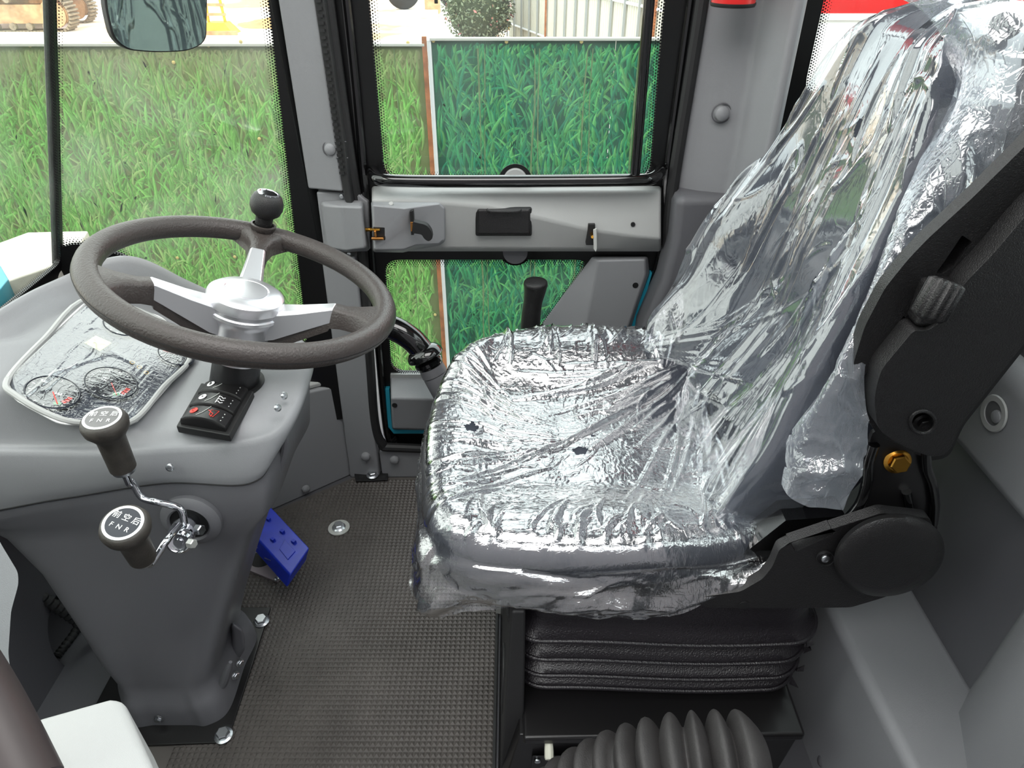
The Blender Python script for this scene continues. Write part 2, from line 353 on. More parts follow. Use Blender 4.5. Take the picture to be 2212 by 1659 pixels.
frit_dots('frit_dots', openB, lambda u, v, w_: inB(u, v, .009), FRIT, win2)
plate('glass', [openB], lambda u, v, w_: inB(u, v, w_+.003), .004, GLASSV, win2, 0)
# joint strip between the panes
tube('joint_strip', [PP(103, 0, aS, nB)*0+aS+vS*t+V(0, -.006, 0) for t in np.linspace(-.05, 2.1, 12)], .0075, BLACK, win2, seg=10)
win1 = S(thing('window_1', (-.95, .8, .66), 'front windscreen pane left of the black joint strip', 'window'), None, None)
openA = rpoly([apx(118, 540)[:2]+(.0,), (1.342, 1.7), (.1, 1.7), (.1, .675), (1.15, .675, .05)], .02, 6)
openA = rpoly([(1.34, .70), (1.34, 1.7), (.1, 1.7), (.1, .672)], .02, 6)
outA = [(1.35, .2), (1.35, 1.78), (.02, 1.78), (.02, .2)]
plate('glass_frame', [outA, openA], inA, .012, FRIT, win1, 0)
frit_dots('frit_dots', openA, lambda u, v, w_: inA(u, v, .013), FRIT, win1)
plate('glass', [openA], lambda u, v, w_: inA(u, v, w_+.003), .004, GLASSV, win1, 0)
# front bulkhead below the windscreen, with the round cable opening
hc = PX(165, 1350, -.93); hole = [(hc[1]+.075*math.cos(a), hc[2]+.10*math.sin(a)) for a in np.linspace(0, 2*PI, 28, endpoint=False)]
wf = S(plate('wall_front', [[(.02, -.05), (1.45, -.05), (1.45, .62), (.02, .62)], hole], lambda u, v, w_: (-.935+w_*-1-(v*.0), u, v), .03, FLOORG, base=(-.93, .8, 0)), 'dark grey front bulkhead with a round cable opening', 'wall')
box('recess_back', (-1.05, hc[1], hc[2]), (.02, .4, .4), BLACK, wf)
def hose(name, pts, r, parent, m=RUBBER):
    P = catmull(pts, 30); rr = r*(1+.12*np.sin(np.arange(len(P))*2.1)); return tube(name, P, rr, m, parent, seg=10)
hose('corrugated_hose', [hc+V(-.03, -.03, .16), hc+V(.02, -.02, .05), hc+V(.035, .0, -.07), hc+V(.0, .01, -.13)], .011, wf)
hose('corrugated_hose', [hc+V(-.05, .09, .02), hc+V(-.02, .04, -.03), hc+V(-.03, -.05, -.04)], .009, wf)

# --- wall_right: A-pillar covers, sill, B-pillar
S(box('wall_right', (-.39, 1.56, .6), (.07, .06, 2.3), BLACK), 'black steel door pillar behind the grey covers', 'wall')
def pcover(name, px, Yf, Yb, m, lab, cat='trim', bev=.004):
    a = [PY(x, y, Yf) for x, y in px]; b = [(p[0], Yb, p[2]) for p in a]
    o = hexa(name, a, b, m, None, bev, base=(a[0][0], Yb, a[0][2])); S(o, lab, cat); return o
ext = lambda X, z: None
tA = hexa('trim_1', [(-.428, 1.46, 1.75), (-.361, 1.44, 1.75), (-.356, 1.44, .8165), (-.435, 1.46, .8165)], [(-.428, 1.54, 1.75), (-.355, 1.54, 1.75), (-.350, 1.54, .8165), (-.435, 1.54, .8165)], GREY, bev=.005, base=(-.39, 1.5, .82))
S(tA, 'tall light grey upper cover of the front door pillar', 'trim')
p = PY(714, 322, 1.445); cap('cap_nut', p, (0, -1, .1), .0125, GREY, tA, .7); 
tube('cap_recess', [p+V(.016*math.cos(a), .002, .016*math.sin(a)) for a in np.linspace(0, 2*PI, 25)], .0013, GREYD, tA, seg=6)
q = PY(748, 306, 1.44); q2 = PY(752, 341, 1.44)
tube('groove', [PY(722, 306, 1.44), q], .0012, GREYD, tA, seg=6); tube('groove', [PY(726, 341, 1.44), q2], .0012, GREYD, tA, seg=6)
tB = pcover('trim_2', [(683, 415), (770, 417), (795, 436), (800, 540), (700, 545)], 1.46, 1.54, GREY, 'grey box shaped cover over the latch striker, between the two pillar covers')
# rounded bulge of the striker cover
def bul(px): return PY(px[0], px[1], px[2])
R0 = [PY(x, y, 1.462) for x, y in [(690, 432), (740, 430), (786, 432), (790, 480), (800, 543), (745, 545), (703, 540), (695, 480)]]
R1 = [PY(x, y, Y) for x, y, Y in [(695, 440, 1.45), (738, 447, 1.41), (782, 444, 1.405), (786, 482, 1.402), (792, 536, 1.402), (745, 541, 1.405), (707, 533, 1.44), (700, 482, 1.45)]]
hexa('striker_bulge', R0, R1, GREY, tB, .008)
screw(PY(738, 424, 1.455), (0, -1, 0), .005, ZINC, tB); screw(PY(754, 549, 1.455), (0, -1, 0), .005, ZINC, tB)
lathe('striker_pin', [(.004, -.02), (.004, .012), (.0065, .014), (.0065, .02), (.003, .022)], PY(796, 496, 1.43), (1, 0, 0), GOLD, tB, seg=16)
tC = hexa('trim_3', [(-.431, 1.46, .665), (-.352, 1.45, .665), (-.368, 1.45, .0), (-.452, 1.46, .0)], [(-.431, 1.54, .665), (-.345, 1.54, .665), (-.360, 1.54, .0), (-.452, 1.54, .0)], GREY, bev=.005, base=(-.4, 1.5, 0))
S(tC, 'grey lower pillar cover between the corner kick panel and the door seal', 'trim')
cap('cap_nut', PY(790, 986, 1.45), (0, -1, .1), .0125, GREY, tC, .7)
tS = hexa('trim_4', [(-.362, 1.46, .093), (.62, 1.46, .093), (.62, 1.46, 0), (-.362, 1.46, 0)], [(-.362, 1.54, .10), (.62, 1.54, .10), (.62, 1.54, 0), (-.362, 1.54, 0)], GREY, bev=.004, base=(0, 1.5, 0))
S(tS, 'grey door sill strip above the mat edge', 'trim')
cap('cap_nut', PY(852, 993, 1.455), (0, -1, .1), .0125, GREY, tS, .7)
# kick panel in the right front corner
kp = [V(-.444, 1.475, 0), V(-.64, 1.325, 0), V(-.93, 1.12, 0)]
f = [kp[0], kp[1], kp[2], kp[2]+V(0, 0, .34), kp[1]+V(0, .01, .335), kp[0]+V(.0, .0, .30)]
tK = hexa('trim_5', f, [q+V(-.05, .09, 0) for q in f[:3]]+[q+V(-.05, .09, .015) for q in f[3:]], GREY, bev=.006, base=kp[0]); S(tK, 'grey kick panel closing the corner between pedestal and pillar', 'trim')
hexa('kick_top', [kp[0]+V(-.02, -.0, .305), kp[1]+V(0, .0, .338), kp[1]+V(-.03, .08, .345), kp[0]+V(-.05, .08, .33)], [kp[0]+V(-.02, 0, .318), kp[1]+V(0, 0, .348), kp[1]+V(-.03, .08, .36), kp[0]+V(-.05, .08, .345)], GREYL, tK, .004)
nk = unit(np.cross(kp[1]-kp[0], (0, 0, 1))); nk = nk if nk[1] < 0 else -nk
cap('cap_nut', PP(660, 1055, kp[0], nk)+nk*.002, nk, .011, GREY, tK, .8)
# B-pillar (behind the door, to the right)
tD = hexa('trim_6', [(.355, 1.47, 1.76), (.40, 1.44, 1.76), (.45, 1.42, 1.76), (.48, 1.33, 1.76), (.50, 1.33, 1.76), (.52, 1.54, 1.76), (.355, 1.54, 1.76)],
     [(.346, 1.47, .80), (.39, 1.44, .80), (.45, 1.42, .80), (.48, 1.33, .80), (.50, 1.33, .80), (.52, 1.54, .80), (.346, 1.54, .80)], GREY, bev=.012, base=(.4, 1.5, .8))
S(tD, 'broad grey upper cover of the rear door pillar beside the backrest', 'trim')
cap('cap_nut', PY(1559, 245, 1.425), (0, -1, .1), .0145, GREY, tD, .7)
tube('cap_recess', [PY(1559, 245, 1.427)+V(.0185*math.cos(a), .002, .0185*math.sin(a)) for a in np.linspace(0, 2*PI, 25)], .0014, GREYD, tD, seg=6)
lo = [(1462, 426), (1700, 424), (1720, 800), (1372, 800), (1385, 715), (1430, 610), (1452, 520)]
tE = pcover('trim_7', lo, 1.40, 1.54, GREYD, 'darker grey lower cover of the rear door pillar behind the seat cushion', bev=.02)
# rear side window beyond the B-pillar
win3 = S(thing('window_3', (.75, 1.5, .9), 'rear side window right of the pillar, half hidden by the backrest', 'window'), None, None)
plate('glass_frame', [[(.50, .2), (.95, .2), (.95, 1.78), (.50, 1.78)], rpoly([(.592, 1.0), (.92, 1.0), (.92, 1.72), (.592, 1.72)], .03)], inY(1.52), .02, FRIT, win3, 0)
frit_dots('frit_dots', rpoly([(.592, 1.0), (.92, 1.0), (.92, 1.72), (.592, 1.72)], .03), inY(1.498), FRIT, win3)
plate('glass', [rpoly([(.592, 1.0), (.92, 1.0), (.92, 1.72), (.592, 1.72)], .03)], inY(1.51), .004, GLASS, win3, 0)

# --- wall_left: the open door side the photograph is taken from
wl_ = S(plate('wall_left', [[(-1.12, -.02), (-.47, -.02), (-.45, .10), (-.45, 1.78), (-.60, 1.78), (-.97, .64), (-1.12, .2)], [(-.49, .70), (-.49, 1.68), (-.60, 1.68), (-.90, .70)]], inY(.30), .03, GREYD, base=(-.7, .3, 0)), 'grey front quarter of the near cab side, beside the open door', 'wall')
plate('quarter_glass', [[(-.49, .70), (-.49, 1.68), (-.60, 1.68), (-.90, .70)]], inY(.29), .004, GLASS, wl_, 0)
plate('rear_quarter', [[(.42, -.02), (.80, -.02), (.80, 1.78), (.42, 1.78)], [(.48, 1.0), (.76, 1.0), (.76, 1.7), (.48, 1.7)]], inY(.30), .03, GREYD, wl_, .003)
plate('rear_quarter_glass', [[(.48, 1.0), (.76, 1.0), (.76, 1.7), (.48, 1.7)]], inY(.29), .004, GLASS, wl_, 0)
box('door_sill', (-.02, .30, .03), (.9, .05, .1), GREYD, wl_)
# --- wall_rear and the moulded rear corner
wr = S(hexa('wall_rear', [(.72, .3, -.02), (.72, 1.5, -.02), (.72, 1.5, .8), (.72, .3, .8)], [(.78, .3, -.02), (.78, 1.5, -.02), (.78, 1.5, .8), (.78, .3, .8)], GREYD, base=(.75, .9, 0)), 'dark grey lower rear wall of the cab behind the seat', 'wall')
led = hexa('shelf_panel', [(.695, .3, .61), (.695, 1.4, .61), (.695, 1.4, .765), (.695, .3, .765)], [(.74, .3, .60), (.74, 1.4, .60), (.79, 1.4, .84), (.79, .3, .84)], GREY, wr, .02)
rc = PX(2150, 893, .694)
lathe('recess_ring', [(.018, .0), (.026, .0), (.0275, -.002), (.026, -.004), (.018, -.004)], rc, (1, 0, 0), GREYL, wr, seg=28, ring=True)
lathe('recess', [(.0255, -.001), (.0255, -.0022), (.001, -.0022)], rc, (1, 0, 0), GREYD, wr, seg=28)
cap('cap_nut', rc+V(-.002, -.008, 0), (-1, 0, 0), .010, GREY, wr)
win4 = S(thing('window_4', (.85, .9, .85), 'rear window in its black frame', 'window'), None, None)
inR = lambda u, v, w_: (.80-w_+.0*(v), u, v)
orr = rpoly([(.35, .98), (1.4, .98), (1.4, 1.7), (.35, 1.7)], .04)
plate('glass_frame', [[(.25, .80), (1.5, .80), (1.5, 1.78), (.25, 1.78)], orr], inR, .02, FRIT, win4, 0)
plate('glass', [orr], lambda u, v, w_: inR(u, v, w_+.005), .004, GLASS, win4, 0)
bx = hexa('trim_8', [(.556, .50, -.02), (.548, .95, -.02), (.548, .95, .295), (.566, .50, .295)], [(.73, .5, -.02), (.73, .95, -.02), (.73, .95, .295), (.73, .5, .295)], GREY, bev=.018, base=(.6, .7, 0)); S(bx, 'grey boxed ledge along the foot of the rear wall, right of the seat', 'trim')
cp = [(.722, .645), (.673, .596), (.642, .515), (.632, .40), (.78, .40), (.78, .645)]
cr = hexa('trim_9', [(x, y, -.02) for x, y in cp], [(x+(.02 if i < 4 else 0), y, .95) for i, (x, y) in enumerate(cp)], GREY, bev=.012, base=(.7, .5, 0)); S(cr, 'grey rear corner panel at the right edge of the photo', 'trim')
cap('cap_nut', PX(1778, 1645, .56), (-1, 0, 0), .011, GREYD, bx, .8)
# ================================================================ THE FAR DOOR
door = S(thing('door_1', (-.32, 1.5, .13), 'closed cab door with two panes, black grab bars and a grey inner panel', 'door'), None, None)
o1 = rpoly([(-.338, 1.74), (.352, 1.74), (.340, .8), (.345, .64), (.30, .45), (.0, .088), (-.345, .088), (-.338, .8), (-.338, 1.2)][::-1], .035, 6)
upw = rpoly([(-.262, 1.70), (.305, 1.70), dpx(1430, 30, 1.5), dpx(1402, 383), dpx(832, 383)][::-1], .035, 6)
low = rpoly([dpx(832, 556)+(.035,), dpx(1272, 556)+(.03,), dpx(1040, 905)+(.03,), dpx(1000, 920)+(.03,), dpx(952, 798)+(.01,), dpx(846, 798)+(.03,)], .03, 6)
low = rpoly([dpx(832, 556)+(.035,), dpx(1274, 556)+(.035,), dpx(1100, 800)+(.03,), dpx(846, 800)+(.04,)], .03, 6)
plate('glass_frame', [o1, upw, low], inY(1.5), .014, FRIT, door, 0)
for lp in (upw, low):
    frit_dots('frit_dots', lp, inY(1.484), FRIT, door, pitch=.0056, r0=.0022)
    plate('glass', [lp], inY(1.494), .004, GLASS, door, 0)
# approval mark printed on the upper pane
mk = PY(1109, 310, 1.488)
text('glass_marking', ')))', .012, mk, (1, 0, 0), (0, 0, 1), BLACK, door)
text('glass_marking', '\u25cb ===', .008, mk+V(0, 0, -.012), (1, 0, 0), (0, 0, 1), BLACK, door)
# half-round latches seen at the middle of both panes
lathe('half_round_stop', [(.001, 0), (.028, 0), (.028, .012), (.001, .014)], PY(1113, 541, 1.488), (0, -1, 0), GREYD, door, seg=30)
lathe('half_round_stop', [(.001, 0), (.026, 0), (.024, .012), (.001, .014)], PY(1113, 387, 1.488), (0, -1, 0), GREYL, door, seg=30)
lathe('stop_frit_disc', [(.001, 0), (.037, 0), (.037, .001), (.001, .001)], PY(1113, 541, 1.485), (0, -1, 0), FRIT, door, seg=30)  # black printed disc on the glass behind each stop
lathe('stop_frit_disc', [(.001, 0), (.036, 0), (.036, .001), (.001, .001)], PY(1113, 390, 1.485), (0, -1, 0), FRIT, door, seg=30)
# grab bars
gb = [PY(806, 368, 1.49), PY(806, 376, 1.45), PY(822, 388, 1.425), PY(870, 391, 1.42), PY(1000, 392, 1.42), PY(1200, 391, 1.42), PY(1370, 389, 1.42), PY(1405, 387, 1.425), PY(1424, 374, 1.45), PY(1424, 366, 1.49)]
tube('grab_bar', catmull(gb, 8), .0125, BGLOSS, door, seg=20)
q = PY(1371, 384, 1.425); tube('vertical_bar', [q+V(0, 0, -.005), q+V(-.008, 0, .45), q+V(-.014, 0, .9)], .0105, BGLOSS, door, seg=18)
# inner panel, folded
cols = [803, 860, 955, 1050, 1150, 1270, 1350, 1428]
ct = [402]*8; c1 = [416, 416, 414, 413, 413, 412, 412, 412]; c2 = [432, 433, 438, 447, 468, 496, 509, 517]; c3 = [536, 536, 536, 536, 537, 537, 537, 527]; c4 = [543]*8
rows = []
for cc, Y in ((ct, 1.488), (ct, 1.475), (c1, 1.45), (c2, 1.428), (c3, 1.448), (c4, 1.465), (c4, 1.488)): rows.append([PY(x, y, Y) for x, y in zip(cols, cc)])
nC = 8; vs_ = [p for r in rows for p in r]; fs = [(i*nC+j, i*nC+j+1, (i+1)*nC+j+1, (i+1)*nC+j) for i in range(6) for j in range(7)]
fs += [tuple(i*nC for i in range(7)), tuple(i*nC+7 for i in range(6, -1, -1))]
me = bpy.data.meshes.new('inner_panel'); me.from_pydata([tuple(v) for v in vs_], [], fs); fix(me); link('inner_panel', me, GREYL, door, bev=.006, seg=3, ang=60)
# recessed pull / ashtray
pc = [PY(x, y, 1.425) for x, y in [(1030, 452), (1146, 452), (1146, 508), (1030, 508)]]
hexa('pull_tray', [q+V(0, .03, 0) for q in pc], pc, BTEX, door, .006, seg=3)
fr_ = [PY(x, y, 1.43) for x, y in [(1027, 449), (1149, 449), (1149, 511), (1027, 511)]]
hexa('tray_rim', [q+V(0, .03, 0) for q in fr_], fr_, BLACK, door, .004)
tube('tray_lip', catmull([PY(1052, 452, 1.422), PY(1062, 457, 1.418), PY(1115, 457, 1.418), PY(1125, 452, 1.422)], 5), .0028, BTEX, door, seg=8)
# turn key in its slot
sl = [PY(x, y, 1.424) for x, y in [(1271, 485), (1286, 485), (1284, 530), (1266, 530)]]
hexa('key_slot', [q+V(0, .02, 0) for q in sl], sl, BLACK, door, .001)
kk = [PY(x, y, 1.405) for x, y in [(1281, 496), (1289, 493), (1290, 538), (1287, 545), (1282, 538)]]
hexa('latch_key', kk, [q+V(.001, .003, 0) for q in kk], ZDULL, door, .001)
tube('key_shaft', [PY(1277, 503, 1.43), PY(1280, 512, 1.405)], .0035, GOLD, door, seg=8)
lathe('panel_hole', [(.0048, 0), (.0048, .004), (.0005, .004)], PY(1367, 484, 1.435), (0, -1, 0), BLACK, door, seg=16)
# latch housing
b0 = [PY(x, y, 1.44) for x, y in [(801, 434), (888, 434), (950, 434), (963, 444), (963, 522), (950, 531), (895, 541), (870, 546), (806, 545)]]
b1 = [PY(x, y, Y) for x, y, Y in [(804, 441, 1.375), (872, 450, 1.375), (948, 438, 1.425), (961, 449, 1.425), (960, 519, 1.425), (948, 527, 1.425), (897, 530, 1.385), (872, 541, 1.378), (808, 540, 1.375)]]
lb = hexa('latch_housing', b0, b1, GREY, door, .005, seg=3)
nq = [PY(x, y, 1.3735) for x, y in [(806, 491), (832, 491), (832, 519), (806, 519)]]
hexa('latch_notch', [q+V(0, .03, 0) for q in nq], nq, BLACK, lb, .001)
box('latch_jaw', PY(816, 515, 1.370), (.026, .008, .006), COPPER, lb); box('latch_jaw', PY(811, 505, 1.368), (.005, .006, .014), COPPER, lb)
tube('latch_pin', [PY(800, 496, 1.372), PY(821, 497, 1.368)], .0028, GOLD, lb, seg=8)
cap('housing_rivet', PY(845, 440, 1.40), (0, -.5, .8), .005, GREYL, lb)
sq = [PY(x, y, 1.3725) for x, y in [(885, 457), (892, 455), (894, 508), (888, 508)]]
hexa('lever_slot', [q+V(0, .02, 0) for q in sq], sq, BLACK, lb, .0008)
cq = [PY(x, y, 1.371) for x, y in [(886, 480), (892, 480), (890, 500), (887, 500)]]
hexa('lever_shank', [q+V(0, .012, 0) for q in cq], cq, COPPER, lb, .0005)
lv = rpoly([(892, 479), (922, 486, 8), (932, 500, 6), (935, 515, 5), (926, 523, 6), (916, 516, 4), (911, 507, 4), (892, 504)], 3, 4)
lq = [PY(x, y, 1.345) for x, y in lv]; hexa('latch_lever', lq, [q+V(0, .016, 0) for q in lq], BLACK, lb, .003)
# lower grey trims and teal door edges
a = [PY(x, y, Y) for x, y, Y in [(843, 809, 1.486), (1120, 809, 1.486), (1120, 935, 1.486), (846, 928, 1.486)]]
b = [PY(x, y, Y) for x, y, Y in [(844, 861, 1.425), (1120, 868, 1.425), (1120, 932, 1.44), (850, 926, 1.44)]]
lt = hexa('lower_panel', a, b, GREY, door, .005); lathe('panel_hole', [(.0068, 0), (.0068, .006), (.0005, .006)], PY(853, 873, 1.432), (0, -1, 0), BLACK, lt, seg=16)
ledge = [PY(x, y, 1.478) for x, y in [(843, 809), (930, 809), (930, 819), (843, 819)]]; hexa('panel_ledge', ledge, [q+V(0, .01, 0) for q in ledge], GREYL, lt, .001)
a = [PY(x, y, 1.486) for x, y in [(1278, 553), (1400, 553), (1404, 590), (1362, 722), (1150, 722)]]
b = [PY(x, y, 1.45) for x, y in [(1292, 562), (1394, 560), (1396, 592), (1352, 720), (1262, 722)]]
ut = hexa('arch_panel', a, b, GREY, door, .005); lathe('panel_hole', [(.0068, 0), (.0068, .006), (.0005, .006)], PY(1372, 614, 1.455), (0, -1, 0), BLACK, ut, seg=16)
def strip(pts, wdt, Y=1.478): 
    P = catmull([PY(x, y, Y) for x, y in pts], 6); return tube('teal_door_edge', P, wdt, TEAL, door, seg=8)
e1 = [PY(x, y, 1.474) for x, y in [(832, 840), (841, 840), (846, 916), (857, 929), (1100, 928), (1100, 937), (850, 937), (838, 922)]]
hexa('teal_door_edge', e1, [q+V(0, .02, 0) for q in e1], TEAL, door, .001)
e2 = [PY(x, y, 1.474) for x, y in [(1405, 588), (1409, 590), (1373, 716), (1358, 716)]]
hexa('teal_door_edge', e2, [q+V(0, .02, 0) for q in e2], TEAL, door, .001)
# door seal and pillar rubber
sl_ = catmull([(-.345, 1.47, 1.75), (-.343, 1.47, 1.2), (-.340, 1.47, .9), (-.337, 1.47, .7), (-.352, 1.46, .4), (-.362, 1.46, .2), (-.350, 1.46, .125), (-.31, 1.46, .108), (0, 1.46, .108), (.15, 1.46, .2), (.31, 1.46, .44), (.35, 1.46, .62), (.342, 1.46, .8), (.352, 1.46, 1.2), (.36, 1.46, 1.75)], 10)
se = tag(tube('door_seal', sl_, .0125, RUBBER, None, seg=10, base=(-.35, 1.46, .12)), 'black rubber seal running round the door opening', 'seal')
sl2 = catmull([(-.318, 1.478, 1.74), (-.31, 1.478, 1.2), (-.318, 1.478, .8), (-.33, 1.478, .45), (-.337, 1.478, .14), (-.31, 1.478, .128)], 8)
tube('door_edge_tube', sl2, .009, BGLOSS, door, seg=10)
sl3 = catmull([(.345, 1.478, 1.74), (.335, 1.478, 1.2), (.330, 1.478, .83), (.338, 1.478, .66), (.305, 1.478, .47)], 8)
tube('door_edge_tube', sl3, .008, BGLOSS, door, seg=10)
a = [(-.369, 1.437, 1.75), (-.345, 1.43, 1.75), (-.338, 1.43, .775), (-.355, 1.437, .80)]
rb = tag(hexa('ribbed_rubber_strip', a, [(q[0], q[1]+.04, q[2]) for q in a], RUBBER, None, .003, base=(-.35, 1.45, .8)), 'ribbed black rubber strip on the upper front pillar beside the door', 'seal')
for z in np.arange(.86, 1.5, .012): box('rib', (-.351, 1.4305, z), (.010, .003, .005), RUBBER, rb, bev=0)
# ================================================================ FLOOR MAT
mo = [(-.03, .36), (-.03, 1.0), (.62, 1.0), (.62, 1.455), (-.44, 1.455), (-.63, 1.32), (-.78, 1.2), (-.78, .36)]
matt = tag(plate('floor_mat', [mo], lambda u, v, w_: (u, v, w_), .006, MATR, None, .001, base=(-.3, .9, 0)), 'black rubber floor mat covered in small pyramid studs', 'mat')
P_ = .0105; vs_ = []; fs = []
def inside(x, y):
    if y > 1.448: return False
    if x < -.44 and y > 1.455-.71*(-.44-x)-.012: return False
    if -.545 > x and .712 < y < 1.0 and x > -.80: return False
    return True
for i in range(int(.60/P_)):
    for j in range(int(1.08/P_)):
        x = -.036-(i+.5)*P_; y = .375+(j+.5)*P_
        if not inside(x, y): continue
        h = P_/2*.94; b = len(vs_); vs_ += [(x-h, y-h, .006), (x+h, y-h, .006), (x+h, y+h, .006), (x-h, y+h, .006), (x, y, .0106)]
        fs += [(b, b+1, b+4), (b+1, b+2, b+4), (b+2, b+3, b+4), (b+3, b, b+4)]
st = mesh('pyramid_stud', vs_, fs, MATR, matt, sm=False); st['kind'] = 'stuff'
sk = plate('mat_border', [[(-.036, .36), (-.036, 1.0), (-.030, 1.0), (-.030, .36)]], lambda u, v, w_: (u, v, .004+w_), .004, RUBBER, matt)
wb = tag(bolt('floor_bolt', PZ(732, 1139, .012), (0, 0, 1), .0125, ZINC, None, washer=.027), 'hex bolt on a big pale washer in the middle of the studded mat', 'bolt')
bk = tag(hexa('floor_bracket', [PZ(x, y, .016) for x, y in [(765, 1020), (838, 1016), (838, 1036), (768, 1039)]], [PZ(x, y, .016)-V(0, 0, .004) for x, y in [(765, 1020), (838, 1016), (838, 1036), (768, 1039)]], BLACK, None, .001, base=PZ(800, 1028, .01)), 'small black slotted bracket bolted at the foot of the door pillar', 'bracket')
bolt('bracket_bolt', PZ(805, 1026, .018), (0, 0, 1), .0125, ZINC, bk)
for qx in (780, 828): lathe('bracket_slot', [(.006, 0), (.006, .0006), (.0005, .0006)], PZ(qx, 1030, .016), (0, 0, 1), RUBBER, bk, seg=12)

# ================================================================ STEERING CONSOLE
con = thing('steering_console', (-.68, .85, .0), 'moulded grey steering console on a pedestal, with gauges and rocker switches', 'dashboard')
T = np.array([(-.40, .822, .645), (-.357, .86, .648), (-.35, .96, .66), (-.37, 1.06, .67), (-.46, 1.12, .69), (-.58, 1.15, .74), (-.69, 1.15, .79), (-.79, 1.06, .772), (-.815, .93, .772), (-.87, .84, .735), (-.82, .775, .68), (-.66, .782, .658), (-.52, .805, .645)])
Q = np.array([(-.405, .80, .575), (-.372, .845, .60), (-.357, .96, .628), (-.375, 1.07, .63), (-.46, 1.13, .63), (-.58, 1.16, .63), (-.69, 1.165, .63), (-.81, 1.08, .62), (-.86, .94, .60), (-.92, .84, .57), (-.86, .765, .545), (-.68, .772, .57), (-.53, .79, .585)])
NC = 13*12
Tc = catmull(T, 12, True); Qc = catmull(Q, 12, True); cen = V(-.57, .95, 0)
def hpl(X, Y):
    a = .655+.06*(Y-.85); b = .66+(-.56-X)*.53; t = smooth01((-.53-X)/.04); return a*(1-t)+b*t
rings = []
for s in np.concatenate([np.linspace(.02, .74, 14), np.linspace(.78, 1, 14)]):
    R_ = cen+(Tc-cen)*s; flat = hpl(R_[:, 0], R_[:, 1]); edge = Tc[:, 2]
    t = smooth01((s-.80)/.17); lw_ = smooth01((edge-.685)/.03); R_[:, 2] = flat*(1-t)+edge*t+lw_*(.020*math.exp(-((s-.93)/.045)**2)-.010*math.exp(-((s-.79)/.05)**2)+(-.006 if s > .99 else 0)); rings.append(R_)
out = (Tc-cen)*V(1, 1, 0); out /= np.linalg.norm(out, axis=1)[:, None]
rings.append(Tc+out*.005-V(0, 0, .002)); rings.append(Tc+out*.009-V(0, 0, .009))
for t in (.35, .7, .98): rings.append(Tc*(1-t)+Qc*t+out*(.009*(1-t)+.006*math.sin(t*3))-V(0, 0, .009*(1-t)))
rings.append(Qc*1.0); rings.append(Qc-out*.012+V(0, 0, .001))
loft('upper_cowl', rings, GREY, con, cap1=False, ang=70)
pl0 = Qc+out*.0005+V(0, 0, .001); tube('parting_line', np.vstack([pl0, pl0[:1]]), .0014, BLACK, con, seg=6, caps=False)
def prng(z, xl, xr, yn, yf, c=.03):
    return [(xr-c, yn, z), (xr, yn+c, z), (xr, (yn+yf)/2, z), (xr, yf-.04, z), (xr-.08, yf, z), ((xl+xr)/2, yf, z), (xl+.08, yf, z), (xl, yf-.05, z), (xl, (yn+yf)/2, z), (xl, yn+.06, z), (xl+.04, yn, z), (xl*.6+xr*.4, yn, z), (xl*.28+xr*.72, yn, z)]
pr = [Qc-out*.012, Qc-out*.003-V(0, 0, .001), Qc-out*.0-V(0, 0, .02)]
L5 = [(.50, -.88, -.385, .792, 1.1), (.46, -.85, -.425, .79, 1.08), (.38, -.82, -.462, .784, 1.05), (.27, -.80, -.508, .772, 1.02), (.16, -.785, -.55, .762, .99), (.11, -.772, -.566, .758, .98), (.085, -.77, -.572, .757, .98), (.07, -.77, -.562, .746, .985), (.045, -.77, -.556, .741, .985), (.012, -.77, -.553, .738, .985)]
for l in L5:
    c = catmull(prng(*l), 12, True)
    z = l[0]
    # shallow diagonal hollow pressed into the near face
    near = np.exp(-((c[:, 1]-l[3])/.03)**2)
    g = np.exp(-((c[:, 0]-(-.47-(.42-z)*.45))/.035)**2)*(.12 < z < .49)
    c[:, 1] += near*g*.016
    if z == .50: c[:, 2] += .02*np.clip((c[:, 0]+.6)*3, -.6, .6)
    pr.append(c)
loft('pedestal', pr, GREYD, con, cap0=False, ang=60)  # same plastic as the cowl; its shade is put into the darker grey
# ribs on the driver's side of the pedestal
def rib(pts, r0, Yp):
    P = catmull([PY(x, y, Yp) for x, y in pts], 8); n = len(P); tube('side_rib', P, r0*.7*np.sin(np.linspace(.12, PI-.12, n))**.5, GREYD, con, seg=10)
rib([(560, 1095), (590, 1040), (612, 985), (618, 940)], .011, .86)
rib([(452, 1345), (482, 1300), (512, 1235)], .009, .81)
rib([(440, 1510), (480, 1478), (498, 1430)], .013, .79)
hexa('foot_boss', [PY(x, y, .86) for x, y in [(500, 1345), (527, 1362), (532, 1400), (505, 1450)]], [PY(x, y, .93)+V(.0, 0, 0) for x, y in [(497, 1335), (520, 1350), (526, 1385), (503, 1420)]], GREYD, con, .008, seg=3)
for x, y, Yp, ax in [(518, 1432, .84, (1, -.5, .2)), (508, 1459, .82, (1, -.5, .2)), (343, 1552, .738, (0, -1, 0))]: bolt('pedestal_bolt', PY(x, y, Yp), ax, .0065, ZINC, con)
for x, y, Yp, ax in [(367, 1010, .776, (0, -1, .1)), (614, 855, .90, (1, -.3, .3)), (600, 881, .865, (1, -.4, .3))]: screw(PY(x, y, Yp), ax, .0062, ZINC, con)
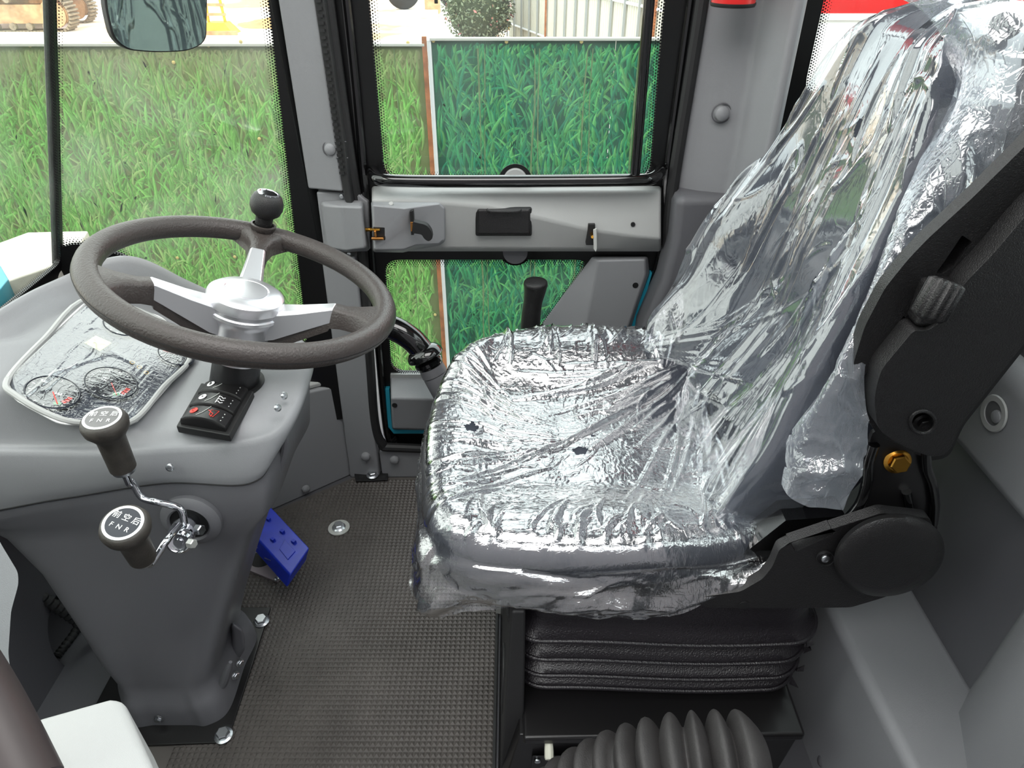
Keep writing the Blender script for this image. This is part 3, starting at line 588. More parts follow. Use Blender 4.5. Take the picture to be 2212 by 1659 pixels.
# base plate and bolts
bp = hexa('base_plate', [(-.82, .695, .007), (-.535, .705, .007), (-.542, 1.012, .007), (-.82, 1.012, .007)], [(-.82, .695, .013), (-.535, .705, .013), (-.542, 1.012, .013), (-.82, 1.012, .013)], BSATIN, con, .001)
for x, y in [(565, 1342), (483, 1589)]:
    p = PZ(x, y, .0135); bolt('base_bolt', p, (0, 0, 1), .0125, ZINC, bp, flange=True)
    lathe('bolt_slot', [(.013, 0), (.013, .0006), (.0005, .0006)], p+V(0, .009, -.0004), (0, 0, 1), BLACK, bp, seg=20)

# --- instrument cluster
CP = V(-.56, .93, .666); CN = unit((.53, 0, 1)); cy = V(0, 1, 0); cx_ = unit((-1, 0, .53))
def cl(px, py, off=0): return PP(px, py, CP, CN)+CN*off
poly = [(16, 828), (34, 864), (130, 914), (285, 917), (408, 775), (345, 700), (190, 655)]
NAVY = mat('gauge_panel', srgb(52, 58, 72), .3); GFACE = mat('gauge_face', srgb(26, 30, 42), .25); LCD = mat('lcd_display', srgb(188, 192, 150), .3)
to = lambda pts, off: [cl(x, y, off) for x, y in pts]
sp = rpoly([tuple(p)+(18,) for p in poly], 18, 5)
ic = hexa('instrument_panel', to(sp, -.004), to(sp, .006), NAVY, con, .002)
ri = catmull(to([(16, 828), (34, 864), (130, 914), (210, 922), (285, 917), (350, 845), (408, 775), (345, 700), (190, 655), (95, 740)], .008), 6, True)
tube('cluster_bezel', np.vstack([ri, ri[:1]]), .0045, GREYL, ic, seg=8)
def gauge(px, py, r, arcs=True):
    o = cl(px, py, .006)
    g = lathe('gauge', [(r*.86, 0), (r, 0), (r, .004), (r*.93, .006), (r*.86, .003), (.001, .003)], o, CN, GFACE, ic, seg=36)
    def arc(a0, a1, ra, rb, m, nm):
        n = max(2, int((a1-a0)/8)); a = np.radians(np.linspace(a0, a1, n+1)); f = lambda rr, t: o+CN*.0036+rr*(math.cos(t)*cy+math.sin(t)*cx_)
        mesh(nm, [f(ra, t) for t in a]+[f(rb, t) for t in a], [(i, i+1, n+2+i, n+1+i) for i in range(n)], m, g, sm=False)
    if arcs:
        arc(-150, -128, r*.55, r*.72, GREENP, 'green_zone')
        for k in range(3): arc(-122+k*14, -111+k*14, r*.55, r*.72, REDP, 'red_zone')
    for a in range(-20, 240, 26): arc(a-30, a-28, r*.74, r*.84, WHITEP, 'tick')
    a = math.radians(-140 if arcs else 100); d = math.cos(a)*cy+math.sin(a)*cx_
    tube('needle', [o+CN*.0045, o+CN*.0045+d*r*.7], .0008, REDP, g, seg=6)
    return g
GREENP = mat('green_print', srgb(70, 160, 100), .4)
gauge(112, 858, .036); gauge(238, 838, .038); gauge(378, 775, .030, False); gauge(262, 712, .030, False)
lc = to([(180, 748), (205, 732), (240, 748), (214, 766)], .0075); hexa('display', [q-CN*.003 for q in lc], lc, LCD, ic, .0005)
bz = to([(168, 750), (204, 724), (256, 748), (216, 776)], .0068); hexa('display_frame', [q-CN*.003 for q in bz], bz, GFACE, ic, .0005)
for t_, x, y in [('E', 125, 862), ('F', 95, 835), ('C', 262, 862), ('H', 225, 830)]: text('gauge_letter', t_, .012, cl(x, y, .0105), cy, cx_, WHITEP, ic)
for x, y in [(285, 790), (300, 800), (315, 812)]: text('warning_symbol', '\u25cb', .010, cl(x, y, .0068), cy, cx_, mat('amber', srgb(200, 160, 40), .4), ic)
# protective film over the gauges: crinkled mesh
n1, n2 = 70, 70; A, B, Cc, D = [np.array(p) for p in (to([(14, 822), (120, 925), (420, 778), (205, 645)], .012))]
A2, B2, C2, D2 = [np.array(p) for p in (to([(14, 822), (150, 925), (295, 925), (415, 778)], .012))]
E2 = cl(300, 640, .012)
fp = rpoly([tuple(p)+(20,) for p in [(10, 822), (30, 868), (130, 922), (288, 923), (416, 776), (350, 690), (195, 648)]], 20, 5)
fc = np.mean(fp, axis=0); vs_ = []; 
FPn = len(fp)*6; dense = []
for i in range(len(fp)):
    for t in np.arange(6)/6: dense.append(np.array(fp[i])*(1-t)+np.array(fp[(i+1) % len(fp)])*t)
dense = np.array(dense); Rn = 60; grid = []
for k in range(Rn+1):
    s = max(.004, k/Rn); grid.append(fc+(dense-fc)*s)
G = np.vstack(grid); pl = np.array([cl(x, y, 0) for x, y in G]); s_all = np.repeat(np.arange(Rn+1)/Rn, len(dense))
uv = np.stack([pl@cy, pl@cx_], 1)
def ridges(uv, sc, seed, wd): 
    v = vnoise(uv, sc, seed, 2); return np.clip(1-np.abs(v)/wd, 0, 1)
hgt = .011+.0016*vnoise(uv, 16, 3, 1)+.0016*ridges(uv, 9, 5, .035)+.0012*ridges(uv*np.array([.6, 1.6]), 14, 9, .04)
hgt = hgt*(1-smooth01((s_all-.93)/.07)*.6)
pl = pl+CN*hgt[:, None]; nD = len(dense)
ff = mesh('gauge_film', pl, [(i*nD+j, i*nD+(j+1) % nD, (i+1)*nD+(j+1) % nD, (i+1)*nD+j) for i in range(Rn) for j in range(nD)], FILM3, con)
ff['label'] = 'crinkled clear protective film over the gauges'
tube('film_edge', np.vstack([pl[-nD:], pl[-nD:-nD+1]])+CN*.001, .0016, WHITEP, ff, seg=6)

# --- rocker switches
SZ = .664
ZS = lambda x, y, dz=0: PZ(x, y, SZ)+V(0, 0, dz)
bz = [ZS(382, 926), ZS(497, 946), ZS(549, 850), ZS(436, 832)]
sb = hexa('switch_bezel', [q-V(0, 0, .008) for q in bz], [q+V(0, 0, .005) for q in bz], BLACK, con, .002)
el = unit(ZS(497, 946)-ZS(382, 926)); ef = unit(ZS(549, 850)-ZS(497, 946)); wl = np.linalg.norm(ZS(497, 946)-ZS(382, 926)); wf_ = np.linalg.norm(ZS(549, 850)-ZS(497, 946))
o0 = ZS(382, 926)
for k in range(3):
    f0 = .006+k*(wf_-.008)/3; f1 = f0+(wf_-.012)/3; l0, l1 = .006, wl-.008
    rr = []
    for t in np.linspace(0, 1, 9):
        l = l0+(l1-l0)*t; hh = .012+.010*math.sin(PI*t)**.6
        hn = hh+.001
        rr.append([o0+el*l+ef*f0+V(0, 0, .003), o0+el*l+ef*f0+V(0, 0, hn-.004), o0+el*l+ef*(f0+.003)+V(0, 0, hn), o0+el*l+ef*f1+V(0, 0, hn-.003), o0+el*l+ef*(f1+.001)+V(0, 0, .003)])
    rk = loft('rocker_switch', rr, BSATIN, sb, ang=50)
    def on(t, f, dz=.0008): return o0+el*(l0+(l1-l0)*t)+ef*(f0+(f1-f0)*f)+V(0, 0, .013+.010*math.sin(PI*t)**.6-.003*f+dz)
    tube('switch_line', [on(.36, .2), on(.45, .45), on(.52, .8), on(.55, 1)], .0005, ZDULL, rk, seg=5)
    cm = REDP if k == 0 else WHITEP
    lathe('switch_lamp', [(.0062, 0), (.0062, .0006), (.0002, .0006)], on(.24, .55), unit(V(-.25, 0, 1)), cm, rk, seg=22)
    text('switch_symbol', ['\u25cb', '+', '\u25d7'][k], .009, on(.24, .55, .0018), el, ef, BLACK if k else mat('dark_red', srgb(140, 20, 15), .4), rk)
    if k == 0:
        tube('wiper_symbol', [on(.63, .35), on(.60, .75), on(.76, .8), on(.72, .3), on(.63, .35)], .0005, REDP, rk, seg=5)
        tube('wiper_symbol', [on(.55, .7), on(.68, .5), on(.67, .25)], .0005, REDP, rk, seg=5)
    if k == 1:
        for f in (.3, .5, .7): tube('fan_symbol', [on(.60, f), on(.64, f+.06), on(.69, f-.05), on(.74, f+.03)], .0006, WHITEP, rk, seg=5)
        tube('fan_symbol', [on(.60, .2), on(.60, .8)], .0006, WHITEP, rk, seg=5)
    for f in (.25, .5, .75): lathe('switch_dot', [(.0012, 0), (.0012, .0005), (.0002, .0005)], on(.88, f, -.0002), (0, 0, 1), ZDULL, rk, seg=8)

# ================================================================ STEERING WHEEL
wc = V(-.402, .961, .836); wn = unit((.300, .078, .951)); WR = .21
sw = thing('steering_wheel', wc-wn*.2, 'brown-black steering wheel with three silver spokes, silver hub and spinner knob', 'steering wheel')
wa = unit(np.cross(wn, (0, 1, 0))); wb_ = np.cross(wn, wa)
def wdir(px, py): d = PP(px, py, wc, wn)-wc; return unit(d)
tt = np.linspace(0, 2*PI, 97); tube('rim', [wc+WR*(math.cos(t)*wa+math.sin(t)*wb_) for t in tt], .0178, WHEELR, sw, seg=24, caps=False, ang=80)
tube('rim_seam', [wc+(WR)*(math.cos(t)*wa+math.sin(t)*wb_)-wn*.0005+0.0178*(math.cos(t)*wa+math.sin(t)*wb_) for t in tt], .0007, BLACK, sw, seg=5, caps=False)
hubo = wc-wn*.010
lathe('hub', [(0.0011, 0.0012), (0.0286, 0.001), (0.03025, 0.0008), (0.03135, -0.0012), (0.033, 0.0003), (0.0484, -0.0022), (0.05555, -0.007), (0.0572, -0.011), (0.0572, -0.021), (0.05445, -0.0235), (0.0539, -0.029), (0.05665, -0.031), (0.05665, -0.036), (0.0517, -0.041), (0.04895, -0.05), (0.0462, -0.115), (0.0011, -0.115)], hubo, wn, ALU, sw, seg=64, ang=30)
lathe('column_sleeve', [(.030, -.05), (.036, -.052), (.038, -.13), (.038, -.26)], wc-wn*.05, wn, SLEEVE, sw, seg=40)
ho = wc-wn*(.176); ho[2] = .664
lathe('column_hole', [(.046, 0), (.046, .002), (.0005, .002)], V(ho[0], ho[1], hpl(ho[0], ho[1])+.0005), (0, 0, 1), BLACK, con, seg=40)
for k, px_ in enumerate([(200, 610), (838, 700), (566, 512)]):
    d = wdir(*px_); e = np.cross(wn, d)
    def sec(r, h, hw, hh, sk=.75): o = wc+d*r+wn*h; return [o+e*hw-wn*hh, o+e*hw*.94+wn*hh*sk, o+e*hw*.72+wn*hh, o-e*hw*.72+wn*hh, o-e*hw*.94+wn*hh*sk, o-e*hw-wn*hh]
    loft('spoke', [sec(.030, -.056, .022, .026), sec(.055, -.048, .021, .024), (sec(.085, -.033, .018, .019)), sec(.132, -.008, .0135, .013), sec(.134, -.008, .0132, .012)], ALU, sw, bev=.0015)
    loft('spoke_grip', [sec(.04, -.082, .014, .012), sec(.085, -.058, .0145, .012), sec(.1325, -.018, .0135, .0165), sec(.1335, -.012, .0150, .0165), sec(.150, -.010, .0155, .0145), sec(.172, -.006, .022, .0145), sec(.190, -.004, .036, .015), sec(.202, -.002, .05, .014)], WHEELR, sw, ang=60)
kd = wdir(566, 507); ko = wc+kd*(WR-.006)
lathe('spinner_socket', [(.0, .010), (.019, .012), (.0215, .018), (.0215, .021), (.018, .022), (.018, .012)][1:], ko, wn, WHEELR, sw, seg=30, ring=True)
kb = lathe('spinner_knob', [(.0145, .012), (.0145, .034), (.016, .037), (.0235, .043), (.0278, .053), (.0275, .064), (.0235, .074), (.019, .078), (.001, .078)], ko, unit(wn+V(.02, .0, 0)), BTEX, sw, seg=36, ang=50)
lathe('knob_disc', [(.0185, .0775), (.0185, .0795), (.0155, .0800), (.0148, .0790), (.0005, .0788)], ko, unit(wn+V(.02, 0, 0)), CHROME, kb, seg=30)
# grip hump of the left stalk, black cap behind the rim at the pillar
# ================================================================ GEAR AND DIRECTION LEVERS
gh = PY(412, 1126, .782)
gs = thing('lever_socket', gh, 'round recess in the console face holding the chrome lever clamps', 'socket')
lathe('socket_ring', [(.030, .006), (.033, .009), (.040, .007), (.047, .0), (.047, -.008), (.030, -.008)], gh, (0, -1, .05), GREYD, gs, seg=40, ring=True)
lathe('socket_hole', [(.030, -.008), (.030, .004), (.0005, .0035)], gh, (0, -1, .05), BLACK, gs, seg=30)
c0 = gh+V(0, .01, 0); c1_ = PY(383, 1178, .70)
lathe('clamp_barrel', [(.017, 0), (.017, .045), (.019, .046), (.019, .062)], c0+V(-.003, 0, 0), unit(c1_-c0), CHROME, gs, seg=28)
lathe('clamp_barrel', [(.013, .04), (.013, .075), (.017, .077), (.0185, .083), (.0185, .09), (.015, .093), (.012, .091), (.006, .091), (.0055, .094), (.001, .094)], c0, unit(c1_-c0), CHROME, gs, seg=28)
bolt('clamp_bolt', PY(425, 1143, .742), unit((.9, -.35, .15)), .008, ZINC, gs, flange=False, h=.011)
bolt('clamp_bolt', PY(409, 1173, .708), unit((.9, -.35, .15)), .007, ZDULL, gs, flange=False, h=.010)
def lever(nm, label, ktop, d, ax, rot, rod, light):
    kt = PD(ktop[0], ktop[1], d); ax = unit(ax)
    g = thing(nm, rod[-1], label, 'lever', 'chrome levers with black knobs on the console')
    P = catmull(rod, 10); tube('rod', P, .0052, CHROME, g, seg=14)
    k = lathe('knob', [(.013, -.092), (.0175, -.090), (.0182, -.05), (.0185, -.035), (.022, -.028), (.0285, -.018), (.030, -.009), (.0275, -.002), (.0245, .0), (.001, .0)], kt, ax, KNOBM, g, seg=36, ang=60)
    lathe('collar', [(.0105, -.096), (.0155, -.096), (.0155, -.090), (.0105, -.090)], kt, ax, ZINC, g, seg=24)
    lathe('knob_ring', [(.0205, .0), (.0240, .0002), (.0240, .0012), (.0205, .0014)], kt, ax, WHITEP, k, seg=36, ring=True)
    dd = lathe('knob_label', [(.0205, .0004), (.0205, .0010), (.0005, .0012)], kt, ax, GFACE if not light else LABG, k, seg=30)
    ux = V(1, 0, 0); ux = unit(ux-ax*np.dot(ux, ax)); uy = np.cross(ax, ux); a = math.radians(rot); ux, uy = math.cos(a)*ux+math.sin(a)*uy, -math.sin(a)*ux+math.cos(a)*uy
    text('knob_text', '\u524d \u7a7a \u540e', .0105, kt+ax*.0014+uy*.0068, ux, uy, WHITEP, k); text('knob_text', 'F  N  R', .0088, kt+ax*.0014-uy*.0068, ux, uy, WHITEP, k)
KNOBM = mat('worn_black_knob', srgb(58, 54, 50), .5, bump=.4, bscale=300, mottle=.25, mscale=60); LABG = mat('grey_sheen_label', srgb(105, 103, 104), .3)  # label grey is a reflection painted onto the upper knob
ax1 = unit(PD(221, 905, .92)-PD(266, 1012, .975)); kt1 = PD(221, 905, .92)
lever('gear_lever', 'upper chrome lever whose knob, its reflecting top painted grey, stands before the gauges', (221, 903), .92, ax1, 4, [kt1-ax1*.085, kt1-ax1*.12, PD(286, 1042, 1.0), PD(306, 1074, 1.01), PD(336, 1084, 1.005), PD(376, 1093, 1.02), PD(393, 1104, 1.025), PD(399, 1135, 1.03)], True)
ax2 = unit(PD(266, 1130, .86)-PD(306, 1200, .925)); kt2 = PD(266, 1130, .86)
lever('direction_lever', 'lower chrome lever whose knob has a black label in a white ring', (266, 1130), .86, ax2, -18, [kt2-ax2*.08, kt2-ax2*.098, PD(322, 1219, .95), PD(334, 1207, .955), PD(360, 1168, .96), PD(388, 1135, 1.0)], False)
# ================================================================ BLUE PEDAL
Bt = [PZ(575, 1083, .125), PZ(669, 1183, .115), PZ(627, 1243, .10), PZ(545, 1152, .11)]
pd = thing('foot_pedal', (Bt[2][0], Bt[2][1], .01), 'bright blue foot pedal pad with wire clips, right of the pedestal', 'pedal')
bb = [q+V(-.012, -.006, -.035) for q in Bt]
hexa('pedal_pad', bb, Bt, BLUE, pd, .004, seg=3)
def bt(u, v): return Bt[0]*(1-u)*(1-v)+Bt[1]*u*(1-v)+Bt[2]*u*v+Bt[3]*(1-u)*v
for u, v in [(.18, .35), (.5, .3), (.42, .68), (.75, .25)]: 
    q = bt(u, v); box('pad_nub', q+V(0, 0, .003), (.010, .008, .008), BLUE, pd, rot=Matrix.Rotation(-.6, 3, 'Z'), bev=.001)
qq = [bt(.6, .4), bt(.85, .4), bt(.82, .75), bt(.6, .72)]; hexa('pad_boss', qq, [q+V(0, 0, .002) for q in qq], BLUE, pd, .001)
for (x, y) in [(560, 1180), (590, 1208)]:
    o = PZ(x, y, .085)+V(0, -.006, 0); tube('split_pin', [o+V(-.010, -.01, .022), o, o+V(.008, -.008, -.022)], .0014, ZINC, pd, seg=6); lathe('pin_washer', [(.001, 0), (.007, 0), (.007, .002), (.001, .002)], o, unit((-.5, -1, .2)), GOLD, pd, seg=16)
fp_ = [PZ(x, y, .008) for x, y in [(525, 1230), (534, 1190), (610, 1200), (628, 1236), (600, 1260)]]
pf = hexa('pedal_foot', fp_, [q+V(0, 0, .006) for q in fp_], mat('bare_foot_plate', srgb(150, 140, 145), .4, .3), pd, .001)
lathe('foot_hole', [(.026, 0), (.026, .002), (.0005, .002)], PZ(565, 1208, .013), (0, 0, 1), BLACK, pf, seg=24)
screw(PZ(597, 1251, .014), (0, 0, 1), .0065, ZINC, pf)
lathe('pedal_stem', [(.012, 0), (.012, .09)], PZ(575, 1205, .01), unit((.02, .1, 1)), BLACK, pd, seg=14)
# ================================================================ SEAT
seat = thing('driver_seat', (.22, .95, .0), 'black suspension driver seat with bellows, hard backrest shell and side trims', 'seat')
CO = np.array([(-.105, .70), (-.142, .85), (-.150, 1.0), (-.128, 1.12), (-.055, 1.205), (.05, 1.245), (.2, 1.25), (.33, 1.23), (.42, 1.17), (.44, 1.0), (.43, .82), (.38, .71), (.22, .668), (.04, .664)])
def oring(n): return catmull(np.hstack([CO, np.zeros((len(CO), 1))]), n, True)[:, :2]
cc = V(.14, .95)
def hcush(P):
    X, Y = P[:, 0], P[:, 1]
    z = .545+.062*smooth01((Y-1.04)/.16)+.028*smooth01((.84-Y)/.12)+.012*smooth01((-.02-X)/.08)-.012*smooth01((X-.2)/.2)
    z += .006*np.exp(-((X+.08)/.05)**2); z -= .004*np.exp(-(((X-.09)/.03)**2))*smooth01((1.12-Y)/.1)*smooth01((Y-.78)/.05)
    return z
def cushion_rings(nt, off, ns, drop):
    O = oring(nt//14); rs = []
    for s in np.linspace(.01, .90, ns):
        P = cc+(O-cc)*s; rs.append(np.column_stack([P, hcush(P)+off]))
    e = cc+(O-cc)*.90; ze = hcush(e)
    for a in np.linspace(.15, 1, 8):
        t = math.sin(a*PI/2); q = 1-math.cos(a*PI/2)
        P = cc+(O-cc)*(.90+.10*t); dirn = (O-cc)/np.linalg.norm(O-cc, axis=1)[:, None]
        rs.append(np.column_stack([P+dirn*off, ze*(1-q*.3)+hcush(P)*q*.3+off*(1-t)-.035*q]))
    zb = rs[-1][:, 2].copy(); dirn = (O-cc)/np.linalg.norm(O-cc, axis=1)[:, None]
    for k, dz in enumerate(drop): rs.append(np.column_stack([O+dirn*(off+dz[1]), zb*(1-dz[2])+dz[0]*dz[2]]))
    return rs, dirn
rs, _ = cushion_rings(14*16, 0, 40, [(.50, .003, .5), (.495, -.004, .9), (.49, -.02, 1)])
loft('seat_cushion', rs, FABRIC, seat, ang=80)
O_ = oring(16); dn = (O_-cc)/np.linalg.norm(O_-cc, axis=1)[:, None]
loft('seat_pan', [np.column_stack([O_-dn*.012, np.full(len(O_), .498)]), np.column_stack([O_-dn*.008, np.full(len(O_), .47)]), np.column_stack([O_-dn*.016, np.full(len(O_), .445)])], BTEX, seat, bev=.003)
# bellows
def rrect(x0, x1, y0, y1, r, z, n=10, wav=0):
    pts = []
    for cx, cy_, a0 in ((x1-r, y1-r, 0), (x0+r, y1-r, 90), (x0+r, y0+r, 180), (x1-r, y0+r, 270)):
        for a in np.radians(np.linspace(a0, a0+90, n)): pts.append((cx+r*math.cos(a), cy_+r*math.sin(a)))
    out_ = []
    for i in range(len(pts)):
        p, q = pts[i], pts[(i+1) % len(pts)]; m_ = 8 if math.dist(p, q) > .08 else 1
        for t in np.arange(m_)/m_: x, y = p[0]*(1-t)+q[0]*t, p[1]*(1-t)+q[1]*t; out_.append((x, y, z+wav*math.sin(x*13+.6)*.5))
    return out_
lev = [(.47, .022), (.45, .012), (.425, .006), (.40, .008), (.380, .003), (.371, -.006), (.364, -.006), (.360, .010), (.350, .022), (.340, .020), (.325, .008), (.316, -.001), (.311, -.001), (.307, .010), (.298, .022), (.290, .018), (.279, .006), (.273, -.001), (.269, -.001), (.266, .010), (.258, .020), (.251, .016), (.243, .004), (.238, .001), (.234, .002), (.231, .014), (.212, .014)]
loft('bellows', [rrect(.002+o, .478-o, .672+o, 1.2-o, .055, z, 10, .012 if z < .46 else 0) for z, o in lev], VINYL, seat, ang=50)
for z, o in [(.3675, -.007), (.3135, -.002), (.271, -.002), (.236, 0)]:
    r_ = rrect(.002+o, .478-o, .672+o, 1.2-o, .055, z, 10, .012); tube('fold_lip', r_+r_[:1], .0038, VINYL, seat, seg=8, caps=False)
# torn edge bits at the bellows corners
for (x, y, Yp) in [(1111, 1395, .70), (1106, 1440, .70), (1115, 1482, .70), (1768, 1385, .69), (1762, 1402, .69), (1752, 1432, .69), (1737, 1470, .69)]:
    o = PY(x, y, Yp)-V(.016 if x > 1500 else -.004, 0, 0); k = 5; mesh('loose_edge', [o+V(random.uniform(-.011, .011), random.uniform(-.01, .01), random.uniform(-.012, .012)) for _ in range(k)], [(0, 1, 2), (2, 1, 3), (3, 4, 0), (1, 4, 3), (0, 4, 2)], VINYL, seat)
# suspension box
lidp = [(.018, .605), (.475, .612), (.475, 1.2), (.018, 1.2)]
lid = hexa('base_lid', [(x, y, .186) for x, y in lidp], [(x, y, .205) for x, y in lidp], BSATIN, seat, .006, seg=3)
hexa('base_side', [(.012, .62, .19), (.470, .62, .19), (.470, 1.2, .19), (.012, 1.2, .19)], [(-.026, .60, .006), (.470, .64, .006), (.470, 1.2, .006), (-.026, 1.2, .006)], BSATIN, seat, .003)
hexa('side_skirt', [(-.001, .66, .45), (-.001, 1.2, .45), (.02, 1.2, .45), (.02, .66, .45)], [(-.022, .64, .007), (-.022, 1.2, .007), (.02, 1.2, .007), (.02, .64, .007)], RUBBER, seat, .004)
el_ = [V(-.012+.0, .76+.05*math.cos(a), .13+.075*math.sin(a)) for a in np.linspace(0, 2*PI, 40)]
tube('side_emboss', [q+V(-.004-(.13-q[2])*.03, 0, 0) for q in el_], .003, RUBBER, seat, seg=6)
fp0 = PY(1186, 1622, .60)
hexa('front_panel', [PY(x, y, .612) for x, y in [(1150, 1632), (1255, 1632), (1260, 1700), (1140, 1700)]], [PY(x, y, .618) for x, y in [(1150, 1632), (1255, 1632), (1260, 1700), (1140, 1700)]], BSATIN, seat, .002)
IV = mat('ivory_plastic', srgb(205, 205, 190), .5)
lathe('valve_nut', [(.0065, -.02), (.0075, 0), (.0075, .010), (.0065, .013), (.001, .013)], fp0, unit((0, -1, -.35)), IV, seat, seg=10, ang=20)
screw(PY(1161, 1644, .610), (0, -1, 0), .0055, ZINC, seat)
dc = PY(1200, 1700, .608); lathe('dial', [(.018, 0), (.019, .003), (.017, .005), (.001, .005)], dc, (0, -1, 0), BLACK, seat, seg=30)
for a in np.radians([130, 108, 84, 60]): 
    u = V(math.cos(a), 0, math.sin(a)); w2 = V(-u[2], 0, u[0]); o = dc+V(0, -.0035, 0); hexa('dial_mark', [o+u*.0215-w2*.003, o+u*.0255-w2*.0035, o+u*.0255+w2*.0035, o+u*.0215+w2*.003], [q+V(0, .001, 0) for q in [o+u*.0215-w2*.003, o+u*.0255-w2*.0035, o+u*.0255+w2*.0035, o+u*.0215+w2*.003]], WHITEP, seat, 0)
# backrest cushion
LV = [(.56, .745, 1.17), (.64, .722, 1.205), (.70, .715, 1.225), (.80, .735, 1.225), (.90, .757, 1.205), (1.0, .785, 1.175), (1.08, .80, 1.14), (1.14, .825, 1.11), (1.18, .86, 1.07), (1.205, .91, 1.02), (1.214, .94, .99)]
LVc = catmull([(a, b, c) for a, b, c in LV], 6)
def brow(z, yn, yf, n, off=0, back=.10):
    """one horizontal slice of the backrest: n points round from far-back over the front to near-back"""
    yc, hw = (yn+yf)/2, (yf-yn)/2; xc = .380+(z-.58)*.19; k = smooth01((1.214-z)/.05)**.5 if z > 1.164 else 1
    bol = .045*smooth01((1.05-z)/.3)+.008; pts = []
    for t in np.linspace(0, 1, n):
        v = 1-2*t; sgn = np.sign(v); a = abs(v)
        if a > .86: q = (a-.86)/.14; y = hw*(1-.06*(1-q)**2+0)+off; x = xc-bol*(1-.0)*1+.0+.035*q**1.6+ (back-.035)*max(0, q-.55)/.45
        else: q = a/.86; y = hw*(.94)*q**.98+off*q; x = xc-bol*smooth01((q-.45)/.5)+.012*(1-q)
        pts.append((x-off*(1-max(0, (a-.9)/.1))+(1-k)*.045, yc+sgn*y, z))
    return np.array(pts)
bro = [np.vstack([brow(z, a, b, 61), [(.50+(z-.58)*.19, a+.02, z)], [(.50+(z-.58)*.19, b-.02, z)]][:1]+[np.array([(.49+(z-.58)*.19, a+.02, z), (.49+(z-.58)*.19, b-.02, z)])]) for z, a, b in LVc]
loft('backrest_cushion', bro, FABRIC, seat, ang=80)
# piping seam where the side panel of the cushion starts
# hard shell
def sz(l, Y): return [dpx(x, y, Y) for x, y in l]
side = [(1850, 845), (1842, 790), (1868, 705), (1912, 622), (1962, 560), (2005, 515), (2100, 428), (2212, 318), (2330, 190), (2330, 590), (2212, 738), (2075, 912), (2045, 978), (2015, 988), (1985, 985), (1930, 955), (1895, 940), (1865, 890)]
s1 = [(2078, 508), (2100, 522), (2062, 575), (2035, 592), (2022, 590), (2040, 565)]
s2 = [(1952, 682), (1968, 700), (1905, 788), (1886, 778)]
s3 = [(1870, 806), (1888, 818), (1876, 862), (1860, 868), (1852, 840)]
pts = [rpoly([p+(15,) for p in side], 15, 4), rpoly(s1, 3, 3), rpoly(s2, 3, 3), rpoly(s3, 3, 3)]
plate('side_shell', [[dpx(x, y, .675) for x, y in l] for l in pts], lambda u, v, w_: (u, .675+w_, v), .018, BTEX, seat, .004)
plate('side_shell_back', [[dpx(x, y, .70) for x, y in pts[0]]], lambda u, v, w_: (u, .693+w_, v), .006, BLACK, seat, 0)
main = [(1888, 860), (1902, 800), (1975, 712), (2003, 716), (2040, 690), (2085, 610), (2140, 555), (2212, 470), (2330, 350), (2330, 600), (2212, 742), (2078, 914), (2048, 980), (2015, 988), (1975, 975), (1925, 950), (1895, 925)]
hz = (1993, 912); hl = [(hz[0]+27*math.cos(a), hz[1]+24*math.sin(a)) for a in np.linspace(0, 2*PI, 24, endpoint=False)]
ms = plate('main_shell', [[dpx(x, y, .648) for x, y in rpoly([p+(22,) for p in main], 20, 5)], [dpx(x, y, .648) for x, y in hl]], lambda u, v, w_: (u, .648+w_, v), .04, BTEX, seat, .010, seg=4)
bolt('shell_bolt', PY(1993, 912, .668), (0, -1, 0), .009, BSATIN, ms)
tube('hole_rim', [PY(x, y, .6475) for x, y in hl+hl[:1]], .0022, BTEX, ms, seg=8)
# back shell
loft('back_shell', [[(.455+(z-.58)*.19, a-.012, z), (.445+(z-.58)*.19, (a+b)/2, z), (.455+(z-.58)*.19, b+.012, z), (.56+(z-.58)*.2, b-.02, z), (.60+(z-.58)*.2, (a+b)/2, z), (.56+(z-.58)*.2, a+.02, z)] for z, a, b in [(.76, .78, 1.2), (.85, .77, 1.22), (1.0, .77, 1.2), (1.1, .79, 1.17), (1.16, .81, 1.14), (1.19, .86, 1.08)]], BTEX, seat, bev=.02, seg=4)
lathe('head_knob', [(.012, 0), (.016, .006), (.016, .014), (.01, .02), (.001, .02)], (.545, .86, 1.19), (0, -.3, 1), BLACK, seat, seg=20)
# ribbed lumbar knob
ka, kb_ = PD(2042, 600, .70), PD(1992, 688, .715); kax = unit(kb_-ka); ku, kv, _k = basis(kax); kl = np.linalg.norm(kb_-ka)
rg = []
for h, r in [(0, .013), (.06, .0165), (.85, .0165), (.93, .013), (.97, .006)]:
    rg.append([ka+kax*kl*h+(r+(.0013 if (i//3) % 2 else -.0013)*(.06 <= h <= .86))*(math.cos(2*PI*i/72)*ku+math.sin(2*PI*i/72)*kv)+V(0, -.006, 0) for i in range(72)])
loft('lumbar_knob', rg, BTEX, seat, ang=60)
box('knob_bracket', PD(2030, 650, .745), (.05, .03, .05), BTEX, seat, bev=.006)
